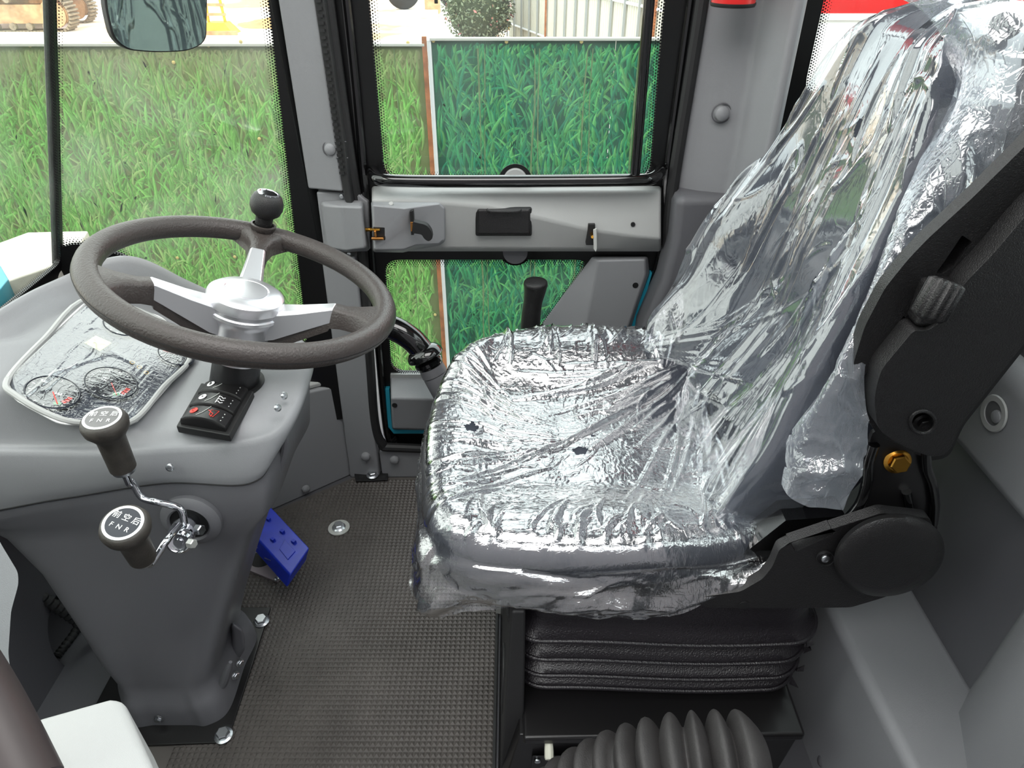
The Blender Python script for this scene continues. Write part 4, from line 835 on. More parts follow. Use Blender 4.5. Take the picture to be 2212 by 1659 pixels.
# recliner bracket
br = [(1885, 930), (2003, 935), (2005, 1010), (2012, 1045), (2026, 1085), (2024, 1160), (1985, 1140), (1905, 1120), (1835, 1158), (1806, 1148), (1858, 1092), (1868, 1030), (1872, 990)]
bl = [PY(x, y, .682) for x, y in rpoly([p+(14,) for p in br], 14, 4)]; hexa('recliner_bracket', bl, [q+V(0, .006, 0) for q in bl], BSATIN, seat, 0)
tube('bracket_flange', catmull([PY(x, y, .678) for x, y in [(1888, 960), (1876, 1000), (1872, 1045), (1856, 1092), (1815, 1138)]], 6), .007, BGLOSS, seat, seg=12)
tube('bracket_flange', catmull([PY(x, y, .678) for x, y in [(1998, 960), (2000, 1010), (2012, 1045), (2018, 1090), (2014, 1130)]], 6), .007, BGLOSS, seat, seg=12)
tube('bracket_flange', catmull([PY(x, y, .678) for x, y in [(1958, 1062), (1962, 1085), (1968, 1120)]], 6), .006, BGLOSS, seat, seg=12)
bolt('bracket_bolt', PY(1938, 996, .680), (-.12, -1, .25), .0125, GOLD, seat)
# side trim and oval cover
tp = [(1500, 1300), (1512, 1290), (1600, 1278), (1648, 1250), (1668, 1225), (1684, 1186), (1720, 1168), (1812, 1138), (1905, 1108), (2010, 1120), (2030, 1190), (1990, 1260), (1905, 1292), (1838, 1312), (1700, 1314), (1530, 1313)]
slot = [(1706, 1172), (1795, 1142), (1806, 1148), (1798, 1156), (1718, 1192)]
tl = plate('side_trim', [[dpx(x, y, .652) for x, y in rpoly([p+(8,) for p in tp], 8, 4)], [dpx(x, y, .652) for x, y in slot]], lambda u, v, w_: (u, .652+w_, v), .016, BTEX, seat, .005, seg=3)
plate('trim_inner', [[dpx(x, y, .685) for x, y in [(1560, 1240), (1700, 1130), (1830, 1120), (1850, 1180), (1700, 1240), (1600, 1290)]]], lambda u, v, w_: (u, .69+w_, v), .04, BGLOSS, seat, 0)
screw(PY(1783, 1206, .650), (0, -1, 0), .0065, ZINC, tl)
tube('screw_ring', [PY(1783+19*math.cos(a), 1206+15*math.sin(a), .651) for a in np.linspace(0, 2*PI, 25)], .0014, BLACK, tl, seg=6)
lathe('trim_hole', [(.008, 0), (.008, .0012), (.0005, .0012)], PY(1607, 1307, .652), (0, -1, 0), BLACK, tl, seg=18)
hexa('slide_rail', [PY(x, y, .69) for x, y in [(1488, 1256), (1595, 1238), (1595, 1262), (1490, 1298)]], [PY(x, y, .72) for x, y in [(1488, 1256), (1595, 1238), (1595, 1262), (1490, 1298)]], BSATIN, seat, .002)
oc = []
for sc, Yo in [(1.0, .654), (1.0, .640), (.975, .630), (.91, .622), (.80, .618), (.4, .616), (.05, .616)]:
    l = []
    for a in np.linspace(0, 2*PI, 56, endpoint=False):
        ex, ey = 121*math.cos(a), 88*math.sin(a); tlt = math.radians(-12)
        x = 1921+(ex*math.cos(tlt)-ey*math.sin(tlt))*sc; y = 1199+(ex*math.sin(tlt)+ey*math.cos(tlt))*sc
        q = PY(x-(1-sc)*14, y+(1-sc)*10, Yo); l.append(tuple(q))
    oc.append(l)
loft('oval_cover', oc, BTEX, seat, ang=60)

# ================================================================ PLASTIC COVERS
def folds(P, segs, gain=1.5):
    """sum of crease ridges: segs = (x0,y0,x1,y1,width,amp)"""
    out_ = np.zeros(len(P))
    for x0, y0, x1, y1, wd, am in segs:
        d = np.array([x1-x0, y1-y0]); L_ = np.linalg.norm(d); d = d/L_; r = P-np.array([x0, y0]); s = r@d; q = r@np.array([-d[1], d[0]])
        q = q-.012*np.sin(s/L_*PI)*np.sign(am)*(.3+abs(x0*7 % 1)); k = np.clip(s/L_, 0, 1); ok = (s > 0) & (s < L_)
        out_ += ok*abs(am)*np.sin(k*PI)**.6*np.exp(-(q/wd)**2)
    return out_*gain
R2 = random.Random(3); sg = []
src = V(.37, 1.15)
for i in range(46):      # fan of creases from the far rear corner over the cushion
    a = R2.uniform(math.radians(186), math.radians(268)); r0 = R2.uniform(.0, .16); r1 = r0+R2.uniform(.12, .34)
    sg.append((src[0]+r0*math.cos(a), src[1]+r0*math.sin(a), src[0]+r1*math.cos(a+R2.uniform(-.1, .1)), src[1]+r1*math.sin(a+R2.uniform(-.1, .1)), R2.uniform(.0022, .005), R2.uniform(.0015, .0045)))
for i in range(52):      # creases from the front edge towards the middle
    y = R2.uniform(.70, 1.2); x = R2.uniform(-.16, -.08); a = math.atan2(.92-y, .14-x)+R2.uniform(-.2, .2); r1 = R2.uniform(.08, .24)
    sg.append((x, y, x+r1*math.cos(a), y+r1*math.sin(a), R2.uniform(.002, .0045), R2.uniform(.0012, .0035)))
for i in range(34):      # far bolster, steep wrinkles
    x = R2.uniform(-.05, .34); y = 1.25; a = R2.uniform(math.radians(-115), math.radians(-60)); r1 = R2.uniform(.05, .14)
    sg.append((x, y, x+r1*math.cos(a), y+r1*math.sin(a), R2.uniform(.002, .0045), R2.uniform(.0015, .004)))
for i in range(46):      # near edge
    x = R2.uniform(-.1, .42); y = R2.uniform(.66, .70); a = R2.uniform(math.radians(40), math.radians(130)); r1 = R2.uniform(.03, .11)
    sg.append((x, y, x+r1*math.cos(a), y+r1*math.sin(a), R2.uniform(.0018, .004), R2.uniform(.0012, .003)))
for i in range(40):      # random short ones
    x = R2.uniform(-.12, .4); y = R2.uniform(.7, 1.2); a = R2.uniform(0, 6.3); r1 = R2.uniform(.03, .09); sg.append((x, y, x+r1*math.cos(a), y+r1*math.sin(a), R2.uniform(.0015, .003), R2.uniform(.0006, .0018)))
NT = 14*44
rs, dirn = cushion_rings(NT, .006, 130, [])
NT = len(rs[0])
O_ = oring(44); ang_ = np.arctan2(O_[:, 1]-cc[1], O_[:, 0]-cc[0])
near = smooth01((.80-O_[:, 1])/.1); farb = smooth01((O_[:, 1]-1.1)/.1); left = smooth01((-.05-O_[:, 0])/.06)
cor = np.exp(-((O_[:, 0]+.12)/.05)**2-((O_[:, 1]-.70)/.06)**2)
rear = smooth01((O_[:, 0]-.24)/.16)*near
ss = np.cumsum(np.concatenate([[0], np.linalg.norm(np.diff(O_, axis=0), axis=1)]))
zb = rs[-1][:, 2]
hem = .485-.034*near*(1-rear)-.022*cor-.01*left+.055*rear+.005*np.sin(ss*17+1)+.002*np.sin(ss*51)+.03*farb
for k, t in enumerate(np.linspace(.04, 1, 30)):
    z = zb*(1-t)+hem*t
    pl_ = (.0035*np.sin(ss*34+t*5.0+2*np.sin(ss*9))+.0018*np.sin(ss*83-t*9+1.3*np.sin(ss*21))+.0045*np.sin(t*11+ss*7+2*np.sin(ss*5)))*(.25+.75*t)
    flare = (.012*near+.03*cor+.008*left)*t+.010*np.sin(t*PI*1.6+ss*3)*near
    rs.append(np.column_stack([O_+dirn*(.008+flare+pl_*(.35+.9*near+1.2*cor))[:, None], z+.006*np.sin(ss*30+t*7)*near*(1-t)]))
rs = np.array(rs); K = rs.shape[0]; Pf = rs.reshape(-1, 3)
nin = 138*NT
h = folds(Pf[:nin, :2], sg); h += .0007*vnoise(Pf[:nin, :2], 40, 4, 2)+.0010*ridges(Pf[:nin, :2]*np.array([1, 2.5]), 38, 8, .07)+.0008*ridges(Pf[:nin, :2]*np.array([2.5, 1]), 44, 2, .07)
Pf[:nin, 2] += h
sk_ = Pf[nin:]; tt_ = np.repeat(dirn[None], K-138, 0).reshape(-1, 2); sk_[:, :2] += tt_*(.003*vnoise(sk_*np.array([.5, .5, 1.6]), 30, 6, 2)+.0028*ridges(sk_*np.array([.7, .7, 3.]), 12, 5, .07)+.002*ridges(sk_*np.array([1, 1, .8]), 26, 15, .06))[:, None]
holes = [PZ(1019, 931, .558)[:2], PZ(1253, 978, .545)[:2]]
fs = []
C0 = Pf[:, :2]
bad = np.zeros(len(Pf), bool)
for hx, hy in holes: bad |= (((C0[:, 0]-hx)/.0135)**2+((C0[:, 1]-hy)/.011)**2 < 1+.25*np.sin(np.arctan2(C0[:, 1]-hy, C0[:, 0]-hx)*5)) & (Pf[:, 2] > .5)
for i in range(K-1):
    a = i*NT
    for j in range(NT):
        f_ = (a+j, a+(j+1) % NT, a+NT+(j+1) % NT, a+NT+j)
        if not (bad[f_[0]] and bad[f_[2]]): fs.append(f_)
cv = mesh('seat_cover', Pf, fs, FILM, None, base=(.14, .95, .55), ang=180)
tag(cv, 'wrinkled clear plastic cover over the seat cushion, with two torn holes', 'plastic cover', 'clear plastic seat covers')

# backrest cover
R3 = random.Random(11); sg2 = []
for i in range(40):      # long vertical gathers in (y, z)
    y = R3.uniform(.76, 1.2); z1 = R3.uniform(.85, 1.22); L_ = R3.uniform(.12, .42); sl = (y-.98)*.35+R3.uniform(-.1, .1)
    sg2.append((y*.7+.98*.3 if z1 > 1.05 else y, z1, y+sl*L_, z1-L_, R3.uniform(.003, .007), R3.uniform(.003, .010)))
for i in range(22):
    y = R3.uniform(.72, 1.22); z1 = R3.uniform(.55, 1.2); a = R3.uniform(0, 6.3); L_ = R3.uniform(.03, .09); sg2.append((y, z1, y+L_*math.cos(a), z1+L_*math.sin(a), R3.uniform(.002, .004), R3.uniform(.001, .004)))
for i in range(14):
    y = R3.uniform(.9, 1.05); z1 = R3.uniform(.86, .95); a = math.radians(R3.uniform(200, 340)); sg2.append((1.17+(y-1)*.3, .60, 1.17-R3.uniform(.1, .4), .60+R3.uniform(-.12, .3), .003, .003))
nz_, nt_ = 190, 230; rows = []
zs = np.linspace(0, 1, nz_)
Lz = np.array([l[0] for l in LVc]); La = np.array([l[1] for l in LVc]); Lb = np.array([l[2] for l in LVc])
for k, t in enumerate(zs):
    z = 1.213-(1.213-.56)*t; a, b = np.interp(z, Lz, La), np.interp(z, Lz, Lb)
    r_ = brow(z, a, b, nt_, .009, .10); rows.append(r_)
G_ = np.array(rows)
tcol = np.linspace(0, 1, nt_)                      # 0 = far edge ... 1 = near edge
# the lower hem hangs free: deeper towards the near side, flaring forward
tz = zs[:, None]*np.ones((1, nt_)); tc_ = np.ones((nz_, 1))*tcol[None]
low_ = smooth01((tz-.62)/.38)
drop = (-.045+.115*smooth01((tc_-.12)/.75))*low_
G_[..., 2] -= drop*(tz-.62)/.38
G_[..., 0] -= .055*low_*np.exp(-((tc_-.55)/.3)**2)+.03*low_+.02*smooth01((.25-tc_)/.25)*smooth01((tz-.3)/.3)
G_[..., 1] += .03*smooth01((.2-tc_)/.2)*smooth01((tz-.35)/.2)*smooth01((.95-tz)/.3)
yz = np.stack([G_[..., 1].ravel(), G_[..., 2].ravel()], 1)
h = folds(yz, sg2, .75)+.004*vnoise(yz, 8, 2, 2)+.0030*ridges(yz*np.array([2.4, .5]), 9, 3, .06)
wv = .004*np.sin(G_[..., 1]*75+np.sin(G_[..., 2]*9)*2)*smooth01((tz-.55)/.4)+.012*np.sin(G_[..., 1]*38+1)*low_
G_[..., 0] -= h.reshape(nz_, nt_)+wv
edge = np.minimum(tc_, 1-tc_); G_[..., 0] += 0
Pf = G_.reshape(-1, 3)
top_c = Pf[:nt_].mean(0)+V(.05, 0, .004)
hs = [PP(1845, 272, (.455, 1, 1.0), (1, 0, -.19)), PP(1724, 612, (.40, 1, .8), (1, 0, -.19))]
bad = np.zeros(len(Pf), bool)
for q in hs: bad |= ((Pf[:, 1]-q[1])/.007)**2+((Pf[:, 2]-q[2])/.013)**2 < 1
fs = [(i*nt_+j, i*nt_+j+1, (i+1)*nt_+j+1, (i+1)*nt_+j) for i in range(nz_-1) for j in range(nt_-1) if not bad[i*nt_+j]]
b0 = len(Pf); Pf = np.vstack([Pf, top_c]); fs += [(b0, j+1, j) for j in range(nt_-1)]
cv2 = mesh('backrest_cover', Pf, fs, FILM2, None, base=(.42, .97, .6), ang=180)
tag(cv2, 'wrinkled clear plastic cover hanging over the upright backrest, hem overlapping the cushion', 'plastic cover', 'clear plastic seat covers')
# the part of the backrest cover that is pulled over the side and top of the shell
gu, gv = 90, 70; P0, P1, P2, P3 = PD(2035, 110, .80), PD(1862, 870, .84), PD(2250, 250, .70), PD(2230, -60, .72)
ptsG = []
eA = [PD(x, y, d) for x, y, d in [(1930, -10, .80), (2000, 30, .80), (2045, 110, .79), (2040, 200, .79), (1992, 330, .795), (1942, 450, .80), (1890, 600, .81), (1845, 720, .825), (1770, 850, .84), (1700, 950, .87), (1690, 1050, .885)]]
eB = [PD(x, y, d) for x, y, d in [(2050, -60, .72), (2300, -60, .69), (2330, 60, .69), (2320, 180, .70), (2215, 330, .735), (2090, 440, .765), (1995, 530, .775), (1910, 660, .79), (1868, 800, .80), (1870, 960, .83), (1820, 1100, .86)]]
eA = catmull(eA, 18); eB = catmull(eB, 18); nA_ = len(eA)
for i in range(nA_):
    for t in np.linspace(0, 1, 50):
        ptsG.append(eA[i]*(1-t)+eB[i]*t+V(-.02, -.012, 0)*math.sin(t*PI))
ptsG = np.array(ptsG); yz = np.stack([ptsG[:, 0], ptsG[:, 2]], 1)
lowf = 1+1.2*smooth01((.85-ptsG[:, 2])/.2); ptsG[:, 1] -= lowf*.004*ridges(yz, 24, 31, .07)+.010*vnoise(yz, 9, 5, 2)+.010*ridges(yz*np.array([1.2, 1]), 6, 13, .12)+.004*ridges(yz*np.array([1, 1.8]), 11, 23, .08)
sc_ = mesh('side_drape', ptsG, [(i*50+j, i*50+j+1, (i+1)*50+j+1, (i+1)*50+j) for i in range(nA_-1) for j in range(49)], FILM4, cv2, ang=180)
# ================================================================ CONTROLS AND FITTINGS ROUND THE CAB
gt = thing('brake_gaiter', PD(1400, 1740, .88), 'ribbed dark rubber gaiter at the bottom edge, in front of the seat base', 'gaiter')
pth = [PD(1120, 1850, .93), PD(1210, 1768, .90), PD(1320, 1712, .87), PD(1430, 1682, .85), PD(1520, 1675, .84), PD(1600, 1676, .835), PD(1625, 1678, .835)]
Pg = catmull(pth, 24); sl_ = np.concatenate([[0], np.cumsum(np.linalg.norm(np.diff(Pg, axis=0), axis=1))])
ph = sl_/.0245*2*PI; rad = (.050+.012*smooth01(sl_/sl_[-1]))+.011*(2*np.abs(np.cos(ph/2))**.9-1)*1.0
tube('gaiter_body', Pg, rad, GAITER, gt, seg=40, ang=80)
tube('gaiter_mount', [Pg[-1], Pg[-1]+(Pg[-1]-Pg[-2])*3], .05, BLACK, gt, seg=30)
hl_ = thing('hand_lever', PY(1148, 760, 1.36), 'black lever with rounded grip standing behind the seat cushion, before the lower door pane', 'lever')
P = catmull([PY(1143, 790, 1.36), PY(1146, 700, 1.36), PY(1150, 660, 1.36), PY(1156, 625, 1.36), PY(1157, 606, 1.36)], 8); n = len(P)
rr = np.interp(np.linspace(0, 1, n), [0, .3, .55, .75, .88, .96, 1], [.022, .0215, .0205, .024, .0265, .025, .017]); tube('grip', P, rr, BTEX, hl_, seg=24, ang=60)
tube('lever_rod', [P[0]+V(0, 0, .01), V(P[0][0], P[0][1], .0)], .008, BLACK, hl_, seg=12)
ct_ = thing('grab_tube', PY(880, 730, 1.39), 'thick glossy black curved tube with collar and grey rubber sleeve between wheel rim and cushion', 'grab handle')
P = catmull([PY(770, 700, 1.43), PY(800, 697, 1.42), PY(850, 709, 1.40), PY(892, 735, 1.39), PY(918, 766, 1.385)], 10); tube('tube', P, .0285, BGLOSS, ct_, seg=28)
ax_ = unit(PY(945, 820, 1.37)-PY(915, 760, 1.385)); o = PY(915, 760, 1.385)
lathe('collar', [(.027, -.012), (.036, -.006), (.043, .004), (.0435, .012), (.036, .017), (.029, .020), (.034, .024), (.034, .032), (.028, .036), (.027, .05)], o, ax_, BGLOSS, ct_, seg=40)
lathe('rubber_sleeve', [(.030, .040), (.031, .060), (.029, .062), (.030, .066), (.028, .13), (.022, .15), (.001, .15)], o, ax_, GREYD, ct_, seg=28)
# mirror
Mc = V(-.51, 1.12, 1.18); Mn = -unit((1.38, -1.08, -.08)); mo_ = rpoly([(222, -160, 20), (226, 10, 30), (243, 82, 20), (272, 108, 24), (335, 114, 30), (408, 111, 30), (447, 92, 30), (451, -160, 20)], 20, 5)
mi = thing('cab_mirror', Mc+V(0, 0, .2), 'rear view mirror with thin black rim hanging at the top left', 'mirror')
mt_ = [PP(x, y, Mc, Mn) for x, y in mo_]; hexa('mirror_housing', mt_, [q+Mn*.014 for q in mt_], BLACK, mi, .004)
mc_ = np.mean(mt_, axis=0); mg = [mc_+(q-mc_)*.965-Mn*.0008 for q in mt_]; hexa('mirror_glass', mg, [q+Mn*.002 for q in mg], MIRROR, mi, 0, sm=False)
tube('mirror_arm', [mc_+Mn*.012, mc_+Mn*.03+V(0, 0, .15), V(mc_[0], mc_[1], 1.8)], .007, BLACK, mi, seg=10)
# extinguisher
ex = thing('fire_extinguisher', PY(1583, 12, 1.36), 'small red bottle with black foot hung at the top of the rear pillar', 'extinguisher')
eo = PY(1583, 9, 1.36); lathe('bottle', [(.034, .001), (.037, .003), (.037, .22), (.030, .25), (.014, .27), (.012, .29)], eo, (0, 0, 1), RED, ex, seg=40)
lathe('foot_ring', [(.030, -.004), (.037, -.003), (.0385, .0), (.0385, .003), (.030, .003)], eo, (0, 0, 1), BLACK, ex, seg=40)
lathe('valve', [(.014, .29), (.018, .295), (.018, .32), (.006, .33)], eo, (0, 0, 1), BLACK, ex, seg=20); box('valve_lever', eo+V(0, -.02, .335), (.014, .08, .008), BLACK, ex)
box('bottle_bracket', eo+V(0, .045, .12), (.05, .02, .14), BLACK, ex)
# near-side door trim in the foreground
A, B, C_, D_, E_, F_ = PD(68, 1553, .62), PD(238, 1506, .66), PD(266, 1512, .66), PD(352, 1705, .60), PD(190, 1715, .565), PD(118, 1715, .575)
vs_ = [A, B, C_, D_, E_, F_]; lowr = [v+V(-.0, .0, -.10) for v in vs_]
me = bpy.data.meshes.new('near_trim'); me.from_pydata([tuple(v) for v in vs_+lowr], [], [(0, 1, 4, 5), (1, 2, 3, 4), (5, 4, 3, 9, 10, 11)[:0] or (0, 5, 11, 6), (5, 4, 10, 11), (4, 3, 9, 10), (3, 2, 8, 9), (2, 1, 7, 8), (1, 0, 6, 7), (6, 11, 10, 7), (7, 10, 9, 8)]); fix(me)
o = link('trim_10', me, GREYL, None, base=A, bev=.008, seg=3); S(o, 'pale grey moulded corner of the near door sill at the bottom left', 'trim')
P = catmull([PD(-200, 1300, .55), PD(-120, 1420, .53), PD(-42, 1550, .52), PD(40, 1720, .50)], 8)
nt_b = tag(tube('near_door_tube', P, .030, mat('brown_black_rubber', srgb(52, 44, 44), .45), None, seg=20, base=P[0]), 'thick brown-black rubber edge crossing the bottom left corner', 'seal')
lp = [(-60, 1060), (4, 1178), (39, 1236), (40, 1262), (24, 1320), (18, 1410), (26, 1480), (44, 1560), (-60, 1500)]
a = [PD(x, y, .78) for x, y in rpoly([p+(10,) for p in lp], 10, 4)]; o = hexa('trim_11', a, [q+V(-.05, .03, 0) for q in a], GREY, None, .005, base=a[0]); S(o, 'grey moulded strip at the left edge of the photo', 'trim')
# ================================================================ OUTSIDE
FY = 4.2; FT = .735
fen = thing('site_fence', (-1, FY, GZ), 'sheet metal site fence printed all over with grass blades', 'fence')
def fx(px, py=100): return PY(px, py, FY)[0]
seam = fx(918, 110)
bgL = mat('fence_print_olive', srgb(98, 108, 66), .5, mottle=.18, mscale=5); bgR = mat('fence_print_emerald', srgb(20, 76, 54), .5, mottle=.25, mscale=3)
xs = [-6.4, -4.9, -3.4, -1.9, seam]
for i in range(4): box('fence_sheet', ((xs[i]+xs[i+1])/2, FY+.01, (FT-.03+GZ)/2), (xs[i+1]-xs[i]-.004, .02, FT-.03-GZ), bgL, fen, bev=0)
xr = [seam+.03, seam+1.05, seam+2.1]
for i in range(2): box('fence_sheet', ((xr[i]+xr[i+1])/2, FY+.01, (FT+GZ)/2), (xr[i+1]-xr[i]-.004, .02, FT-GZ), bgR, fen, bev=0)
# printed blades of grass: thin flat shapes lying on the sheet
def blades(name, n, x0, x1, z0, z1, cols, seed, top=None):
    g = np.random.default_rng(seed); X = g.uniform(x0, x1, n); Z = z0+(z1-z0)*g.random(n)**1.0; L_ = np.minimum(g.uniform(.10, .24, n), np.maximum(z1-Z, .02)*.95); Wd = g.uniform(.008, .0145, n)
    lean = g.normal(0, .42, n); bend = g.normal(0, .8, n); order = np.argsort(-Z); m_ = 6
    vs2 = []; fs2 = []; cl2 = []; cols = np.array(cols)
    for q, i in enumerate(order):
        t = np.linspace(0, 1, m_); a = lean[i]+bend[i]*t; dx = np.concatenate([[0], np.cumsum(np.sin(a[:-1]))])*L_[i]/(m_-1); dz = np.concatenate([[0], np.cumsum(np.cos(a[:-1]))])*L_[i]/(m_-1)
        wv_ = Wd[i]*np.sin(np.clip(t*.85+.15, 0, 1)*PI)**.7; y = -.0008-.0018*q/n; b = len(vs2); px_, pz_ = X[i]+dx, Z[i]+dz
        if pz_[-1] > z1-.004 or px_[-1] > x1 or px_[-1] < x0: continue
        nx, nz = np.cos(a), -np.sin(a)
        k = g.integers(len(cols)); c0_, c1_ = cols[k][0], cols[k][1]; f = g.uniform(.7, 1.25)
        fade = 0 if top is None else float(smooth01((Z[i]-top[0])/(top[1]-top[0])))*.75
        for j in range(m_):
            vs2.append((px_[j]-nx[j]*wv_[j]/1, FY+y, pz_[j]-nz[j]*wv_[j])); vs2.append((px_[j]+nx[j]*wv_[j]*.35, FY+y, pz_[j]+nz[j]*wv_[j]*.35))
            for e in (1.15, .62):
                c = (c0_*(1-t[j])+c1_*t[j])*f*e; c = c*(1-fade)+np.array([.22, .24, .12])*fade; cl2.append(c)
        fs2 += [(b+2*j, b+2*j+1, b+2*j+3, b+2*j+2) for j in range(m_-1)]
    o = mesh(name, vs2, fs2, PRINT, fen, sm=False); ca = o.data.color_attributes.new('Col', 'FLOAT_COLOR', 'POINT')
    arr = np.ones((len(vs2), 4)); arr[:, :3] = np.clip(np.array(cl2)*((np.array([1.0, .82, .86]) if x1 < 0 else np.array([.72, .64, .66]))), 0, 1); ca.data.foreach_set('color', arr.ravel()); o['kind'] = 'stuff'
PRINT = attr_mat('grass_print', .5)
lin = lambda *c: np.array(srgb(*c)[:3])
colL = [(lin(92, 140, 66), lin(130, 215, 105)), (lin(100, 150, 75), lin(120, 205, 95)), (lin(88, 125, 66), lin(112, 190, 90)), (lin(110, 150, 80), lin(150, 205, 120))]
colR = [(lin(20, 110, 82), lin(95, 200, 120)), (lin(24, 125, 80), lin(70, 180, 110)), (lin(18, 105, 85), lin(50, 160, 110)), (lin(40, 135, 70), lin(120, 215, 125))]
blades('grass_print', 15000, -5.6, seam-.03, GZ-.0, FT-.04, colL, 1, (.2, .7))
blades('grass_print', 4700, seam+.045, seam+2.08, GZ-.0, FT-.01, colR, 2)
RUST = mat('rusty_edge', srgb(150, 92, 55), .8, mottle=.4, mscale=12); PALE = mat('pale_sheet_edge', srgb(205, 205, 205), .5)
TAPE = mat('clear_seam_wear', srgb(98, 120, 80), .5, mottle=.3, mscale=25); CAPR = mat('galvanised_rail', srgb(190, 190, 180), .5, .3)
box('rust_post', (seam, FY-.006, (FT+.02+GZ)/2), (.026, .02, FT+.02-GZ), RUST, fen, bev=.002); box('sheet_edge', (seam+.026, FY-.004, (FT+GZ)/2), (.022, .014, FT-GZ), PALE, fen, bev=.001)
box('cap_rail', ((-6.4+seam)/2, FY+.005, FT-.022), (seam+6.4, .045, .014), CAPR, fen); box('cap_rail', (seam+1.065, FY+.005, FT+.006), (2.07, .045, .014), CAPR, fen)
for x, wd in [(fx(1034, 230), .012), (fx(1047, 230), .007), (fx(1152, 230), .012), (fx(1163, 230), .008), (fx(1262, 230), .013), (fx(1275, 230), .008), (fx(1372, 230), .014), (fx(1470, 230), .012), (fx(700, 200), .008), (fx(860, 200), .007)]+[(x, .006) for x in np.arange(-5.3, seam-.5, .37)]:
    segs_ = catmull([(x+random.uniform(-.008, .008), FY-.004, z) for z in np.linspace(GZ, FT-.04, 9)], 3); vs_ = []; 
    for i, q in enumerate(segs_): ww = wd*random.uniform(.25, 1); vs_ += [(q[0]-ww/2, q[1], q[2]), (q[0]+ww/2, q[1], q[2])]
    mesh('worn_seam', vs_, [(2*i, 2*i+1, 2*i+3, 2*i+2) for i in range(len(segs_)-1)], TAPE, fen, sm=False)
SCW = mat('brass_screw', srgb(205, 185, 120), .5, .4)
for px_, py_ in [(936, 88), (1094, 90), (1256, 90), (881, 92), (64, 98), (450, 98), (375, 135), (507, 555), (383, 557), (520, 90), (940, 680), (560, 300)]:
    q = PY(px_, py_, FY-.008); cap('fence_screw', q, (0, -1, 0), .010, SCW, fen, .5)
# bush, gravel mound
lf = mat('bush_leaf', srgb(118, 138, 96), .55); bs = PY(1035, 76, 20.5); bs[2] = GZ
bu = thing('round_bush', bs, 'round grey-green clipped bush on the yard beyond the fence', 'bush')
g = np.random.default_rng(5); vs_ = []; fs = []; cl2 = []; n = 5200
for i in range(n):
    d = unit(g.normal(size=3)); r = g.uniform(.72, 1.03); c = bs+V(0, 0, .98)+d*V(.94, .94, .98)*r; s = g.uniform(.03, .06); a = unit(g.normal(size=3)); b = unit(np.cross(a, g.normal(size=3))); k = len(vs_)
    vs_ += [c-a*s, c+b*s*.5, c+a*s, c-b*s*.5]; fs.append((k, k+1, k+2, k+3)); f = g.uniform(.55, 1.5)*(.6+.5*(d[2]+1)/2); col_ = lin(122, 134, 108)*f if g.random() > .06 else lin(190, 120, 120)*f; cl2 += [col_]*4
o = mesh('bush_leaves', vs_, fs, attr_mat('bush_leaf_print', .5), bu, sm=False); o['kind'] = 'stuff'
ca = o.data.color_attributes.new('Col', 'FLOAT_COLOR', 'POINT'); arr = np.ones((len(vs_), 4)); arr[:, :3] = np.clip(cl2, 0, 1); ca.data.foreach_set('color', arr.ravel())
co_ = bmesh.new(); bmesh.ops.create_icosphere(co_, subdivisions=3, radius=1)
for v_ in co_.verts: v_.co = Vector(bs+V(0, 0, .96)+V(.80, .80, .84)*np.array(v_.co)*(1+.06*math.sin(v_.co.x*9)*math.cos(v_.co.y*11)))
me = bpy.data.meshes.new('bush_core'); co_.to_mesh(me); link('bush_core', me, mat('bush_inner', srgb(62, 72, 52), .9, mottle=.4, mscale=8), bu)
tube('bush_stem', [bs, bs+V(.02, 0, .6)], .05, mat('bark', srgb(90, 70, 50), .8), bu, seg=8)
def mound(name, c, rx, ry, h, label):
    vs_ = []; n1, n2 = 26, 14
    for j in range(n2+1):
        for i in range(n1):
            a = 2*PI*i/n1; r = j/n2; z = h*(1-smooth01(r))*(1+.35*math.sin(a*5+j)*.4); vs_.append((c[0]+rx*r*math.cos(a)*(1+.12*math.sin(3*a)), c[1]+ry*r*math.sin(a), GZ+z-.01))
    fs_ = [(j*n1+i, j*n1+(i+1) % n1, (j+1)*n1+(i+1) % n1, (j+1)*n1+i) for j in range(n2) for i in range(n1)]
    return tag(mesh(name, vs_, fs_, mat('sand', srgb(196, 150, 98), .9, bump=1, bscale=30, mottle=.25, mscale=3), base=(c[0], c[1], GZ)), label, 'sand')
mound('sand_mound', PY(850, 80, 18), 1.1, 1.3, .30, 'low tan sand heap just left of the round bush')
mound('sand_mound', PY(590, 66, 25), 1.3, 1.3, .18, 'low sand heap left of the front pillar, beyond the fence')
mound('sand_mound', PY(240, 78, 20), 2.4, .9, .16, 'long low sand ridge before the excavator tracks')
